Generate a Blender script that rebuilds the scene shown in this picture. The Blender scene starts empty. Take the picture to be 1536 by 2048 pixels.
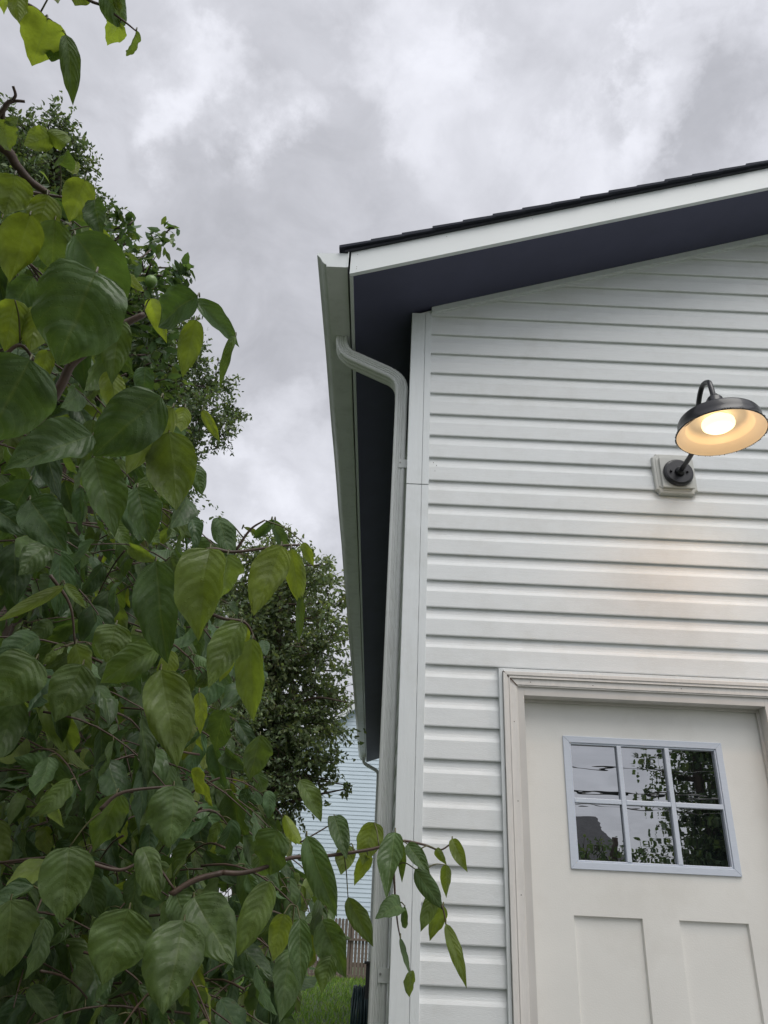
import bpy, math, random
import numpy as np
from mathutils import Vector, Matrix
random.seed(7); rng = np.random.default_rng(11)
sc = bpy.context.scene; COL = sc.collection

# ------------------------------------------------------------------ camera
F = 1491.9; PITCH, YAW, ROLL = 0.4775, -0.0063, 0.0486
CAM = np.array([-0.075, -2.8644, 1.1894])
_f = np.array([math.sin(YAW)*math.cos(PITCH), math.cos(YAW)*math.cos(PITCH), math.sin(PITCH)])
_r = np.cross(_f, [0, 0, 1.]); _r /= np.linalg.norm(_r); _u = np.cross(_r, _f)
RT = math.cos(ROLL)*_r + math.sin(ROLL)*_u; UP = -math.sin(ROLL)*_r + math.cos(ROLL)*_u; FW = _f
cd = bpy.data.cameras.new("camera"); cam = bpy.data.objects.new("camera", cd); COL.objects.link(cam)
cam.matrix_world = Matrix([[RT[i], UP[i], -FW[i], CAM[i]] for i in range(3)] + [[0, 0, 0, 1]])
cd.sensor_fit = 'HORIZONTAL'; cd.sensor_width = 36; cd.lens = 36*F/1536; cd.clip_start = .02; cd.clip_end = 2000
sc.camera = cam
def ray(px, py):
    d = FW + RT*(px-768)/F - UP*(py-1024)/F
    return d/np.linalg.norm(d)
def at(px, py, dist): return CAM + ray(px, py)*dist
def on(px, py, ax, val):
    d = ray(px, py); return CAM + d*(val-CAM[ax])/d[ax]

# ------------------------------------------------------------------ view / light
sc.view_settings.view_transform = 'Standard'; sc.view_settings.look = 'None'
sc.view_settings.exposure = 0.27; sc.view_settings.gamma = 1
sc.render.engine = 'CYCLES'
SUN_EL, SUN_AZ = math.radians(58), math.radians(152)      # azimuth clockwise from +y
w = bpy.data.worlds.new("World"); sc.world = w; w.use_nodes = True
nt = w.node_tree; N = nt.nodes; L = nt.links; N.clear()
def nd(tree, t, **k):
    n = tree.nodes.new(t)
    for a, b in k.items():
        if a.startswith('i_'): n.inputs[a[2:].replace('_', ' ')].default_value = b
        else: setattr(n, a, b)
    return n
def mth(tree, op, a, b=None, c=None, clamp=False):
    n = tree.nodes.new('ShaderNodeMath'); n.operation = op; n.use_clamp = clamp
    for i, x in enumerate((a, b, c)):
        if x is None: continue
        if isinstance(x, (int, float)): n.inputs[i].default_value = x
        else: tree.links.new(x, n.inputs[i])
    return n.outputs[0]
def maprange(tree, x, a, b, c, d, smooth=False):
    n = tree.nodes.new('ShaderNodeMapRange'); n.interpolation_type = 'SMOOTHSTEP' if smooth else 'LINEAR'
    tree.links.new(x, n.inputs[0])
    for i, v in enumerate((a, b, c, d)): n.inputs[i+1].default_value = v
    return n.outputs[0]
out = nd(nt, 'ShaderNodeOutputWorld'); bg = nd(nt, 'ShaderNodeBackground'); bg.inputs[1].default_value = .1
L.new(bg.outputs[0], out.inputs[0])
sky = nd(nt, 'ShaderNodeTexSky', sky_type='NISHITA', sun_disc=False, sun_elevation=SUN_EL, sun_rotation=SUN_AZ)
tc = nd(nt, 'ShaderNodeTexCoord'); nrm = nd(nt, 'ShaderNodeVectorMath', operation='NORMALIZE'); L.new(tc.outputs['Generated'], nrm.inputs[0])
sep = nd(nt, 'ShaderNodeSeparateXYZ'); L.new(nrm.outputs[0], sep.inputs[0])
zz = mth(nt, 'ADD', mth(nt, 'MAXIMUM', sep.outputs[2], 0.), .30)
cb = nd(nt, 'ShaderNodeCombineXYZ'); L.new(mth(nt, 'DIVIDE', sep.outputs[0], zz), cb.inputs[0]); L.new(mth(nt, 'DIVIDE', sep.outputs[1], zz), cb.inputs[1])
n1 = nd(nt, 'ShaderNodeTexNoise', i_Scale=2.3, i_Detail=9, i_Roughness=.55, i_Distortion=.3); L.new(cb.outputs[0], n1.inputs['Vector'])
n2 = nd(nt, 'ShaderNodeTexNoise', i_Scale=8.5, i_Detail=9, i_Roughness=.6, i_Distortion=.5); L.new(cb.outputs[0], n2.inputs['Vector'])
val = mth(nt, 'ADD', mth(nt, 'MULTIPLY', maprange(nt, n1.outputs[0], .3, .7, -1, 1), .04), mth(nt, 'MULTIPLY', maprange(nt, n2.outputs[0], .3, .7, -1, 1), .058))
def cloud_patch(px, py, rad, amp):            # a brighter or darker cloud in the direction of the photograph's
    global val
    dn = nd(nt, 'ShaderNodeVectorMath', operation='DOT_PRODUCT'); L.new(wob.outputs[0], dn.inputs[0]); dn.inputs[1].default_value = tuple(ray(px, py))
    c = math.cos(rad/F)
    val = mth(nt, 'ADD', val, mth(nt, 'MULTIPLY', maprange(nt, dn.outputs['Value'], c, 1.0, 0, 1, True), amp*.85))
n3 = nd(nt, 'ShaderNodeTexNoise', i_Scale=5, i_Detail=8, i_Roughness=.6); L.new(nrm.outputs[0], n3.inputs['Vector'])
ws = nd(nt, 'ShaderNodeVectorMath', operation='SUBTRACT'); L.new(n3.outputs['Color'], ws.inputs[0]); ws.inputs[1].default_value = (.5, .5, .5)
wm = nd(nt, 'ShaderNodeVectorMath', operation='SCALE'); L.new(ws.outputs[0], wm.inputs[0]); wm.inputs['Scale'].default_value = .45
wa = nd(nt, 'ShaderNodeVectorMath', operation='ADD'); L.new(nrm.outputs[0], wa.inputs[0]); L.new(wm.outputs[0], wa.inputs[1])
wob = nd(nt, 'ShaderNodeVectorMath', operation='NORMALIZE'); L.new(wa.outputs[0], wob.inputs[0])
for a in ((380, 175, 110, .10), (450, 175, 110, .10), (420, 260, 90, .07), (740, 120, 150, .13), (840, 200, 150, .08), (1000, 250, 190, .08), (1330, 190, 100, .13), (1450, 230, 170, -.14), (1250, 280, 130, .09), (1130, 340, 120, .07),
          (600, 950, 200, .17), (450, 1000, 150, .12), (250, 330, 100, .06), (480, 640, 280, -.05), (600, 330, 200, -.05), (1100, 80, 200, -.03), (560, 60, 120, -.03), (1480, 60, 120, .1)):
    cloud_patch(*a)
val = mth(nt, 'ADD', val, .52)
vb = nd(nt, 'ShaderNodeVectorMath', operation='DOT_PRODUCT'); L.new(nrm.outputs[0], vb.inputs[0]); vb.inputs[1].default_value = tuple(Vector((.35, -.62, .74)).normalized())
val = mth(nt, 'MULTIPLY', val, maprange(nt, vb.outputs['Value'], -.1, .9, 1.0, 1.45, True))
cr = nd(nt, 'ShaderNodeCombineXYZ')
L.new(mth(nt, 'MULTIPLY', val, 9.65), cr.inputs[0]); L.new(mth(nt, 'MULTIPLY', val, 9.75), cr.inputs[1]); L.new(mth(nt, 'MULTIPLY', val, 10.5), cr.inputs[2])
mx = nd(nt, 'ShaderNodeMix', data_type='RGBA'); mx.inputs[0].default_value = .93
L.new(sky.outputs[0], mx.inputs['A']); L.new(cr.outputs[0], mx.inputs['B']); L.new(mx.outputs['Result'], bg.inputs[0])
sd = bpy.data.lights.new("sun", 'SUN'); sd.energy = 1.35; sd.angle = math.radians(40); sd.color = (1, .97, .92)
so = bpy.data.objects.new("sun", sd); COL.objects.link(so)
sdir = Vector((math.sin(SUN_AZ)*math.cos(SUN_EL), math.cos(SUN_AZ)*math.cos(SUN_EL), math.sin(SUN_EL)))
so.rotation_euler = sdir.to_track_quat('Z', 'Y').to_euler(); so.location = (3, -8, 12)

# ------------------------------------------------------------------ materials
def mat(name, col, rough=.5, metal=0, noise=0, nscale=20, bump=0, bscale=60, stretch=(1, 1, 1), spec=.5, dirt=None, coat=0):
    m = bpy.data.materials.new(name); m.use_nodes = True; t = m.node_tree
    b = t.nodes['Principled BSDF']; b.inputs['Roughness'].default_value = rough; b.inputs['Metallic'].default_value = metal
    b.inputs['Specular IOR Level'].default_value = spec; b.inputs['Base Color'].default_value = (*col, 1); b.inputs['Coat Weight'].default_value = coat
    tcn = nd(t, 'ShaderNodeTexCoord'); mp = nd(t, 'ShaderNodeMapping'); mp.inputs['Scale'].default_value = stretch
    t.links.new(tcn.outputs['Object'], mp.inputs[0])
    if noise:
        n = nd(t, 'ShaderNodeTexNoise', i_Scale=nscale, i_Detail=5, i_Roughness=.6); t.links.new(mp.outputs[0], n.inputs['Vector'])
        f = maprange(t, n.outputs[0], .3, .7, 1-noise, 1+noise)
        v = nd(t, 'ShaderNodeVectorMath', operation='SCALE'); v.inputs[0].default_value = col; t.links.new(f, v.inputs['Scale'])
        last = v.outputs[0]
        if dirt:
            n5 = nd(t, 'ShaderNodeTexNoise', i_Scale=dirt[1], i_Detail=6, i_Roughness=.7); t.links.new(tcn.outputs['Object'], n5.inputs['Vector'])
            mm = nd(t, 'ShaderNodeMix', data_type='RGBA'); t.links.new(maprange(t, n5.outputs[0], .5, .75, 0, dirt[2]), mm.inputs[0])
            t.links.new(last, mm.inputs['A']); mm.inputs['B'].default_value = (*dirt[0], 1); last = mm.outputs['Result']
        t.links.new(last, b.inputs['Base Color'])
    if bump:
        n = nd(t, 'ShaderNodeTexNoise', i_Scale=bscale, i_Detail=4); t.links.new(mp.outputs[0], n.inputs['Vector'])
        bp = nd(t, 'ShaderNodeBump', i_Strength=bump, i_Distance=.002); t.links.new(n.outputs[0], bp.inputs['Height']); t.links.new(bp.outputs[0], b.inputs['Normal'])
    return m
M = {}
M['siding'] = mat('vinyl_siding', (.735, .755, .755), .42, noise=.035, nscale=6, bump=.5, bscale=40, stretch=(1.5, 1, 22), dirt=((.50, .49, .44), 3, .35))
M['trimboard'] = mat('vinyl_corner', (.72, .75, .755), .45, noise=.03, nscale=5, bump=.45, bscale=40, stretch=(20, 20, 1.2), dirt=((.48, .49, .45), 4, .3))
M['rake'] = mat('white_aluminium', (.70, .73, .735), .38, noise=.03, nscale=3, bump=.15, bscale=6)
M['gutter'] = mat('gutter_aluminium', (.70, .72, .72), .35, noise=.05, nscale=5, bump=.15, bscale=8, dirt=((.34, .36, .33), 9, .4))
M['downspout'] = mat('downspout_aluminium', (.68, .70, .68), .35, noise=.03, nscale=9, bump=.1, bscale=10, dirt=((.46, .46, .42), 25, .3))
M['soffit'] = mat('navy_soffit', (.066, .068, .124), .6, noise=.10, nscale=4, bump=.1)
M['shingle'] = mat('asphalt_shingle', (.022, .026, .040), .9, noise=.35, nscale=200, bump=.8, bscale=300)
M['drip'] = mat('dark_drip_edge', (.02, .022, .032), .5)
M['casing'] = mat('aged_white_casing', (.71, .685, .65), .5, noise=.05, nscale=12, bump=.25, bscale=30, stretch=(6, 6, 1), dirt=((.50, .46, .42), 14, .3))
M['jamb'] = mat('white_jamb', (.58, .56, .53), .5, noise=.05, nscale=8)
M['door'] = mat('cream_door', (.77, .76, .72), .42, noise=.03, nscale=4, bump=.2, bscale=200, dirt=((.55, .52, .46), 2.5, .3))
M['lite'] = mat('white_lite_frame', (.58, .63, .71), .4, noise=.03, nscale=20, bump=.15, bscale=60, stretch=(1, 1, 8))
M['black'] = mat('black_enamel', (.012, .012, .015), .38, coat=.2, bump=.12, bscale=40)
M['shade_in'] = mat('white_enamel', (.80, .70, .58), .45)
M['block'] = mat('light_block', (.56, .56, .52), .5, noise=.04, nscale=15)
M['blue'] = mat('blue_siding', (.58, .68, .75), .5, noise=.04, nscale=1.5)
M['bark'] = mat('bark', (.085, .06, .045), .75, noise=.4, nscale=30, bump=1, bscale=40, stretch=(1, 1, .3))
M['twig'] = mat('brown_twig', (.075, .046, .032), .5, noise=.3, nscale=40, bump=.3)
M['stem'] = mat('green_stem', (.09, .085, .03), .45, noise=.2, nscale=60)
M['fence'] = mat('weathered_wood', (.17, .135, .11), .85, noise=.35, nscale=3, bump=.5, bscale=20, stretch=(6, 6, .6))
M['hose'] = mat('green_hose', (.010, .032, .036), .3, noise=.1, nscale=10)
M['screw'] = mat('screw_metal', (.3, .3, .28), .4, metal=.6)
M['roofgrey'] = mat('grey_shingle', (.08, .08, .085), .9, noise=.2, nscale=5)
M['cable'] = mat('cable', (.02, .02, .02), .6)
M['fruit'] = mat('green_fruit', (.13, .22, .045), .35, noise=.15, nscale=20)
def emis(name, col, s):
    m = bpy.data.materials.new(name); m.use_nodes = True; b = m.node_tree.nodes['Principled BSDF']
    b.inputs['Base Color'].default_value = (.9, .85, .7, 1); b.inputs['Emission Color'].default_value = (*col, 1); b.inputs['Emission Strength'].default_value = s
    return m
M['bulb'] = emis('lit_bulb', (1, .84, .52), 1.15)
def glass():
    m = bpy.data.materials.new('door_glass'); m.use_nodes = True; t = m.node_tree; b = t.nodes['Principled BSDF']
    b.inputs['Base Color'].default_value = (.006, .008, .009, 1); b.inputs['Roughness'].default_value = .0; b.inputs['IOR'].default_value = 1.5
    g = nd(t, 'ShaderNodeBsdfGlossy'); g.inputs['Roughness'].default_value = .0; g.inputs['Color'].default_value = (.95, .97, 1, 1)
    mix = nd(t, 'ShaderNodeMixShader'); mix.inputs[0].default_value = .36
    n = nd(t, 'ShaderNodeTexNoise', i_Scale=5, i_Detail=1.5); tcn = nd(t, 'ShaderNodeTexCoord'); mp = nd(t, 'ShaderNodeMapping'); mp.inputs['Scale'].default_value = (1, 1, 5)
    t.links.new(tcn.outputs['Object'], mp.inputs[0]); t.links.new(mp.outputs[0], n.inputs['Vector'])
    bp = nd(t, 'ShaderNodeBump', i_Strength=.007, i_Distance=.02); t.links.new(n.outputs[0], bp.inputs['Height'])
    t.links.new(bp.outputs[0], b.inputs['Normal']); t.links.new(bp.outputs[0], g.inputs['Normal'])
    t.links.new(b.outputs[0], mix.inputs[1]); t.links.new(g.outputs[0], mix.inputs[2]); t.links.new(mix.outputs[0], t.nodes['Material Output'].inputs[0])
    return m
M['glass'] = glass()
def leafmat(name, dark, yellow, trans, rough=.3, veins=True, transw=.35):
    m = bpy.data.materials.new(name); m.use_nodes = True; t = m.node_tree; b = t.nodes['Principled BSDF']
    at_ = nd(t, 'ShaderNodeVertexColor', layer_name='tint'); sp = nd(t, 'ShaderNodeSeparateColor'); t.links.new(at_.outputs[0], sp.inputs[0])
    c1 = nd(t, 'ShaderNodeMix', data_type='RGBA'); t.links.new(sp.outputs[1], c1.inputs[0]); c1.inputs['A'].default_value = (*dark, 1); c1.inputs['B'].default_value = (*yellow, 1)
    sc1 = nd(t, 'ShaderNodeVectorMath', operation='SCALE'); t.links.new(c1.outputs['Result'], sc1.inputs[0]); t.links.new(maprange(t, sp.outputs[0], 0, 1, .6, 1.4), sc1.inputs['Scale'])
    colr = sc1.outputs[0]
    b.inputs['Roughness'].default_value = rough
    tr = nd(t, 'ShaderNodeBsdfTranslucent')
    if veins:
        uv = nd(t, 'ShaderNodeUVMap', uv_map='leaf'); s2 = nd(t, 'ShaderNodeSeparateXYZ'); t.links.new(uv.outputs[0], s2.inputs[0])
        tcn = nd(t, 'ShaderNodeTexCoord'); no = nd(t, 'ShaderNodeTexNoise', i_Scale=45, i_Detail=4); t.links.new(tcn.outputs['Object'], no.inputs['Vector'])
        a = mth(t, 'ABSOLUTE', mth(t, 'MULTIPLY', mth(t, 'SUBTRACT', s2.outputs[0], .5), 2.))
        wv = mth(t, 'ADD', mth(t, 'SUBTRACT', mth(t, 'MULTIPLY', s2.outputs[1], mth(t, 'ADD', 6.5, mth(t, 'MULTIPLY', sp.outputs[0], 3.5))), mth(t, 'MULTIPLY', mth(t, 'POWER', a, 1.3), 2.6)), mth(t, 'MULTIPLY', no.outputs[0], 1.1))
        tri = mth(t, 'ABSOLUTE', mth(t, 'SUBTRACT', mth(t, 'FRACT', mth(t, 'ADD', wv, 50.)), .5))          # .5 on a vein, 0 between
        vein = mth(t, 'MULTIPLY', maprange(t, tri, .42, .5, 0, 1), maprange(t, a, .75, 1, 1, 0))
        mid = maprange(t, a, .0, .07, 1, 0)
        vv = mth(t, 'MAXIMUM', mth(t, 'MULTIPLY', vein, .45), mid)
        fac = mth(t, 'MULTIPLY', vv, .42)
        cv = nd(t, 'ShaderNodeMix', data_type='RGBA'); t.links.new(fac, cv.inputs[0]); t.links.new(colr, cv.inputs['A'])
        cv.inputs['B'].default_value = (.13, .17, .06, 1)
        nb = nd(t, 'ShaderNodeTexNoise', i_Scale=30, i_Detail=5, i_Roughness=.65); t.links.new(tcn.outputs['Object'], nb.inputs['Vector'])
        cs = nd(t, 'ShaderNodeVectorMath', operation='SCALE'); t.links.new(cv.outputs['Result'], cs.inputs[0]); t.links.new(maprange(t, nb.outputs[0], .3, .7, .72, 1.28), cs.inputs['Scale'])
        ns = nd(t, 'ShaderNodeTexNoise', i_Scale=9, i_Detail=6, i_Roughness=.75); t.links.new(tcn.outputs['Object'], ns.inputs['Vector'])
        br = nd(t, 'ShaderNodeMix', data_type='RGBA'); t.links.new(maprange(t, ns.outputs[0], .66, .74, 0, .75), br.inputs[0]); t.links.new(cs.outputs[0], br.inputs['A']); br.inputs['B'].default_value = (.10, .075, .03, 1)
        colr = br.outputs['Result']
        h = mth(t, 'ADD', mth(t, 'MULTIPLY', mth(t, 'SUBTRACT', 0.5, tri), 1.0), mth(t, 'MULTIPLY', nb.outputs[0], 1.5))
        h = mth(t, 'SUBTRACT', h, mth(t, 'MULTIPLY', mid, .35))
        bp = nd(t, 'ShaderNodeBump', i_Strength=.42, i_Distance=.003); t.links.new(h, bp.inputs['Height'])
        wet = nd(t, 'ShaderNodeTexNoise', i_Scale=22, i_Detail=3); t.links.new(tcn.outputs['Object'], wet.inputs['Vector'])
        t.links.new(maprange(t, wet.outputs[0], .4, .62, .38, .68), b.inputs['Roughness'])
        vo = nd(t, 'ShaderNodeTexVoronoi', i_Scale=260); t.links.new(tcn.outputs['Object'], vo.inputs['Vector'])
        drop = maprange(t, vo.outputs['Distance'], .10, .26, 1, 0, True)
        b2 = nd(t, 'ShaderNodeBump', i_Strength=.6, i_Distance=.0012); t.links.new(mth(t, 'MULTIPLY', drop, maprange(t, wet.outputs[0], .5, .56, 0, 1)), b2.inputs['Height']); t.links.new(bp.outputs[0], b2.inputs['Normal'])
        t.links.new(b2.outputs[0], b.inputs['Normal'])
    b.inputs['Specular IOR Level'].default_value = .38
    t.links.new(colr, b.inputs['Base Color'])
    ts = nd(t, 'ShaderNodeVectorMath', operation='MULTIPLY'); t.links.new(colr, ts.inputs[0]); ts.inputs[1].default_value = trans; t.links.new(ts.outputs[0], tr.inputs[0])
    mix = nd(t, 'ShaderNodeMixShader'); mix.inputs[0].default_value = transw
    if veins: t.links.new(maprange(t, sp.outputs[1], 0, .9, .18, .36), mix.inputs[0])      # old leaves are thick, young ones let light through
    t.links.new(b.outputs[0], mix.inputs[1]); t.links.new(tr.outputs[0], mix.inputs[2]); t.links.new(mix.outputs[0], t.nodes['Material Output'].inputs[0])
    return m
M['leaf'] = leafmat('broad_leaf', (.050, .094, .040), (.155, .195, .040), (3.0, 3.0, 1.0), transw=.36)
M['apple_leaf'] = leafmat('apple_leaf', (.065, .115, .052), (.13, .18, .06), (2.2, 2.2, .9), veins=False, rough=.42, transw=.3)
M['small_leaf'] = leafmat('small_leaf', (.085, .130, .066), (.15, .19, .08), (2.2, 2.2, 1.), veins=False, rough=.5, transw=.25)
M['pear_leaf'] = leafmat('pear_leaf', (.12, .165, .092), (.19, .22, .10), (2.3, 2.3, 1.1), veins=False, rough=.38, transw=.34)
M['grassblade'] = leafmat('grass_blade', (.11, .23, .035), (.25, .35, .07), (1.5, 1.5, .7), veins=False, rough=.5)
def groundmat():
    m = mat('lawn', (.075, .105, .045), .9, noise=.45, nscale=9, bump=1, bscale=60, dirt=((.13, .11, .06), 1.2, .4)); return m
M['ground'] = groundmat()
M['paving'] = mat('wet_concrete', (.24, .235, .225), .85, noise=.1, nscale=6, bump=.3)

# ------------------------------------------------------------------ helpers
def tag(o, label=None, cat=None, group=None, kind=None):
    for k, v in (('label', label), ('category', cat), ('group', group), ('kind', kind)):
        if v: o[k] = v
    return o
def empty(name, loc, label, cat, group=None):
    o = bpy.data.objects.new(name, None); COL.objects.link(o); o.location = loc; o.empty_display_size = .1
    return tag(o, label, cat, group)
class MB:
    def __init__(s): s.v = []; s.f = []
    def add(s, vs, fs):
        b = len(s.v); s.v += [tuple(map(float, p)) for p in vs]; s.f += [tuple(i+b for i in f) for f in fs]; return s
    def quad(s, a, b, c, d): return s.add([a, b, c, d], [(0, 1, 2, 3)])
    def box(s, x0, x1, y0, y1, z0, z1):
        v = [(x0, y0, z0), (x1, y0, z0), (x1, y1, z0), (x0, y1, z0), (x0, y0, z1), (x1, y0, z1), (x1, y1, z1), (x0, y1, z1)]
        return s.add(v, [(0, 3, 2, 1), (4, 5, 6, 7), (0, 1, 5, 4), (1, 2, 6, 5), (2, 3, 7, 6), (3, 0, 4, 7)])
    def sweep(s, path, sections, caps=True, closed=True):
        """sections: list (same length as path) of point lists already in 3D"""
        n = len(sections[0]); b = len(s.v)
        for sec in sections: s.v += [tuple(map(float, p)) for p in sec]
        for i in range(len(sections)-1):
            for j in range(n if closed else n-1):
                k = (j+1) % n; s.f.append((b+i*n+j, b+i*n+k, b+(i+1)*n+k, b+(i+1)*n+j))
        if caps and closed:
            s.f.append(tuple(b+j for j in reversed(range(n)))); s.f.append(tuple(b+(len(sections)-1)*n+j for j in range(n)))
        return s
    def tube(s, pts, r, n=8):
        pts = [np.array(p, float) for p in pts]; rs = r if hasattr(r, '__len__') else [r]*len(pts)
        ref = np.array([.3, .2, 1.]); secs = []; prev = None
        for i, p in enumerate(pts):
            d = pts[min(i+1, len(pts)-1)]-pts[max(i-1, 0)]; d = d/(np.linalg.norm(d)+1e-12)
            if prev is None:
                a = np.cross(d, ref)
                if np.linalg.norm(a) < .1: a = np.cross(d, [1, 0, 0])
            else: a = prev - d*np.dot(prev, d)
            a /= np.linalg.norm(a)+1e-12; prev = a; bb = np.cross(d, a)
            secs.append([p+rs[i]*(math.cos(t)*a+math.sin(t)*bb) for t in [2*math.pi*k/n for k in range(n)]])
        return s.sweep(None, secs)
    def lathe(s, prof, c, n=40):
        """profile (radius, z) revolved about a vertical axis through c"""
        secs = [[(c[0]+r*math.cos(2*math.pi*k/n), c[1]+r*math.sin(2*math.pi*k/n), c[2]+z) for k in range(n)] for r, z in prof]
        return s.sweep(None, secs, caps=False)
    def build(s, name, m, parent=None, smooth=False, bevel=0, origin=None):
        me = bpy.data.meshes.new(name); v = s.v
        if parent is not None:
            p = parent
            while p is not None: off = OFF.get(p.name, (0, 0, 0)); break
            v = [(a-off[0], b-off[1], c-off[2]) for a, b, c in v]
        elif origin is not None: v = [(a-origin[0], b-origin[1], c-origin[2]) for a, b, c in v]
        me.from_pydata(v, [], s.f); me.update(); me.materials.append(M[m] if isinstance(m, str) else m)
        o = bpy.data.objects.new(name, me); COL.objects.link(o)
        if smooth: me.polygons.foreach_set('use_smooth', [True]*len(me.polygons))
        if parent is not None: o.parent = parent; OFF[o.name] = OFF.get(parent.name, (0, 0, 0))
        elif origin is not None: o.location = origin; OFF[o.name] = origin
        if bevel:
            bm = o.modifiers.new('bevel', 'BEVEL'); bm.width = bevel; bm.segments = 2; bm.limit_method = 'ANGLE'; bm.angle_limit = math.radians(35)
        return o
OFF = {}
def thing(name, loc, label, cat, group=None):
    o = empty(name, loc, label, cat, group); OFF[o.name] = tuple(loc); return o
def cyl_y(mb, c, r, y0, y1, n=24, r2=None):
    r2 = r if r2 is None else r2
    return mb.sweep(None, [[(c[0]+rr*math.cos(2*math.pi*k/n), y, c[1]+rr*math.sin(2*math.pi*k/n)) for k in range(n)] for y, rr in ((y0, r), (y1, r2))])
def smooth_path(pts, k=6):
    pts = [np.array(p, float) for p in pts]; P = [pts[0]*2-pts[1]]+pts+[pts[-1]*2-pts[-2]]; o = []
    for i in range(1, len(P)-2):
        for j in range(k):
            t = j/k; a, b, c, d = P[i-1:i+3]
            o.append(.5*((2*b)+(-a+c)*t+(2*a-5*b+4*c-d)*t*t+(-a+3*b-3*c+d)*t**3))
    o.append(pts[-1]); return o

# ------------------------------------------------------------------ house
GZ = -0.60
S = .1187; Z0 = 3.0806
E = -.2998; O = -.3529; SL = .3439; ZR = 3.6968; LY = 13.41; WX = 6.4; RX = WX/2
def soff(x): return ZR + SL*((x if x <= RX else WX-x) - E)     # underside of the roof
house = thing('house', (3.2, 6.5, GZ), 'white vinyl sided house with cream door, dark blue soffit and gutter at its corner', 'house')
# front siding: Dutch lap profile, one course after another
PROF = [(0, .012), (0, 0), (.004, -.0012), (.068, .0012), (.074, .0034), (.082, .0066), (.092, .0090), (S, .0115)]
DX0, DX1, DZT, YD = .4812, 1.3952, 1.8994, .0598
HX0, HX1, HZ = .3822+.004, DX1+(DX0-.3822)-.004, 2.0046-.004      # opening left in the siding
mb = MB()
k = -40
nz = int((Z0-GZ)/S)
for i in range(-nz, 20):
    zb = Z0 + i*S
    for j in range(len(PROF)-1):
        (za, ya), (zc, yc) = PROF[j], PROF[j+1]; za += zb; zc += zb
        def lims(z):
            lo = max(.03, (z - soff(0))/SL + .005); return lo, WX-lo
        a0, a1 = lims(za); c0, c1 = lims(zc)
        if a0 >= a1: continue
        if zc <= HZ+.001 or (za < HZ):
            mb.quad((a0, ya, za), (HX0, ya, za), (HX0, yc, zc), (c0, yc, zc)); mb.quad((HX1, ya, za), (a1, ya, za), (c1, yc, zc), (HX1, yc, zc))
        else: mb.quad((a0, ya, za), (a1, ya, za), (c1, yc, zc), (c0, yc, zc))
wall = mb.build('siding', 'siding', house)
for px, py in ((867, 925), (873, 931), (870, 942)):
    q = on(px, py, 1, .001); cyl_y(MB(), (q[0], q[2]), .0016, -.0014, .004, 8).build('nail', 'screw', wall)
# side / rear walls: lapped in the same way
mb = MB()
for i in range(-nz, 7):
    zb = Z0 + i*S
    for j in range(len(PROF)-1):
        (za, ya), (zc, yc) = PROF[j], PROF[j+1]; za += zb; zc += zb
        if zc > soff(0)-.02: continue
        mb.quad((.02+ya, LY-.4, za), (.02+ya, .03, za), (.02+yc, .03, zc), (.02+yc, LY-.4, zc))
        mb.quad((WX-.02-ya, .03, za), (WX-.02-ya, LY-.4, za), (WX-.02-yc, LY-.4, zc), (WX-.02-yc, .03, zc))
yb = LY-.38
mb.add([(.03, yb, GZ), (WX-.03, yb, GZ), (WX-.03, yb, soff(WX)-.02), (RX, yb, soff(RX)-.02), (.03, yb, soff(0)-.02)], [(0, 1, 2, 3, 4)])
mb.build('siding', 'siding', house)
# foundation
MB().box(.035, WX-.035, .035, LY-.41, GZ-.3, GZ+.12).build('foundation', 'paving', house)
# corner boards, in two lengths with the seam the photograph shows
ZJ = 2.815
def corner(sx, z0, z1, dz=0, y0=-.004):
    X = lambda x: x if sx > 0 else WX-x
    b = MB()
    def bx(xa, xb, *r): b.box(min(X(xa), X(xb)), max(X(xa), X(xb)), *r)
    bx(0, .0655, y0, .022, z0, z1)                    # wide face
    bx(.0675, .0976, y0-.0005, .012, z0, z1)          # narrow strip right of the groove
    bx(.0655, .0675, y0+.005, .014, z0, z1)           # the groove
    bx(0, .018, .022, .09, z0, z1)                    # return on the side wall
    return b.build('corner_board', 'trimboard', house, bevel=.0012)
corner(1, GZ+.1, ZJ-.0015); corner(1, ZJ+.0015, soff(0)-.001, y0=-.0055); corner(-1, GZ+.1, soff(0)-.001)
# soffit (sloped, dark blue), both slopes, as a slab
def slope_slab(y0, y1, n0, n1, xs=E):
    b = MB()
    for s_ in (1, -1):
        X = lambda x: x if s_ > 0 else WX-x
        v = []
        for y in (y0, y1):
            for (x, dn) in ((xs, n0), (RX, n0), (RX, n1), (xs, n1)):
                v.append((X(x), y, soff(x)+dn))
        b.add(v, [(0, 1, 2, 3), (7, 6, 5, 4), (0, 4, 5, 1), (2, 6, 7, 3), (1, 5, 6, 2), (0, 3, 7, 4)])
    return b
slope_slab(O+.021, LY-.021, .004, .03, E+.017).build('soffit', 'soffit', house)
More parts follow.
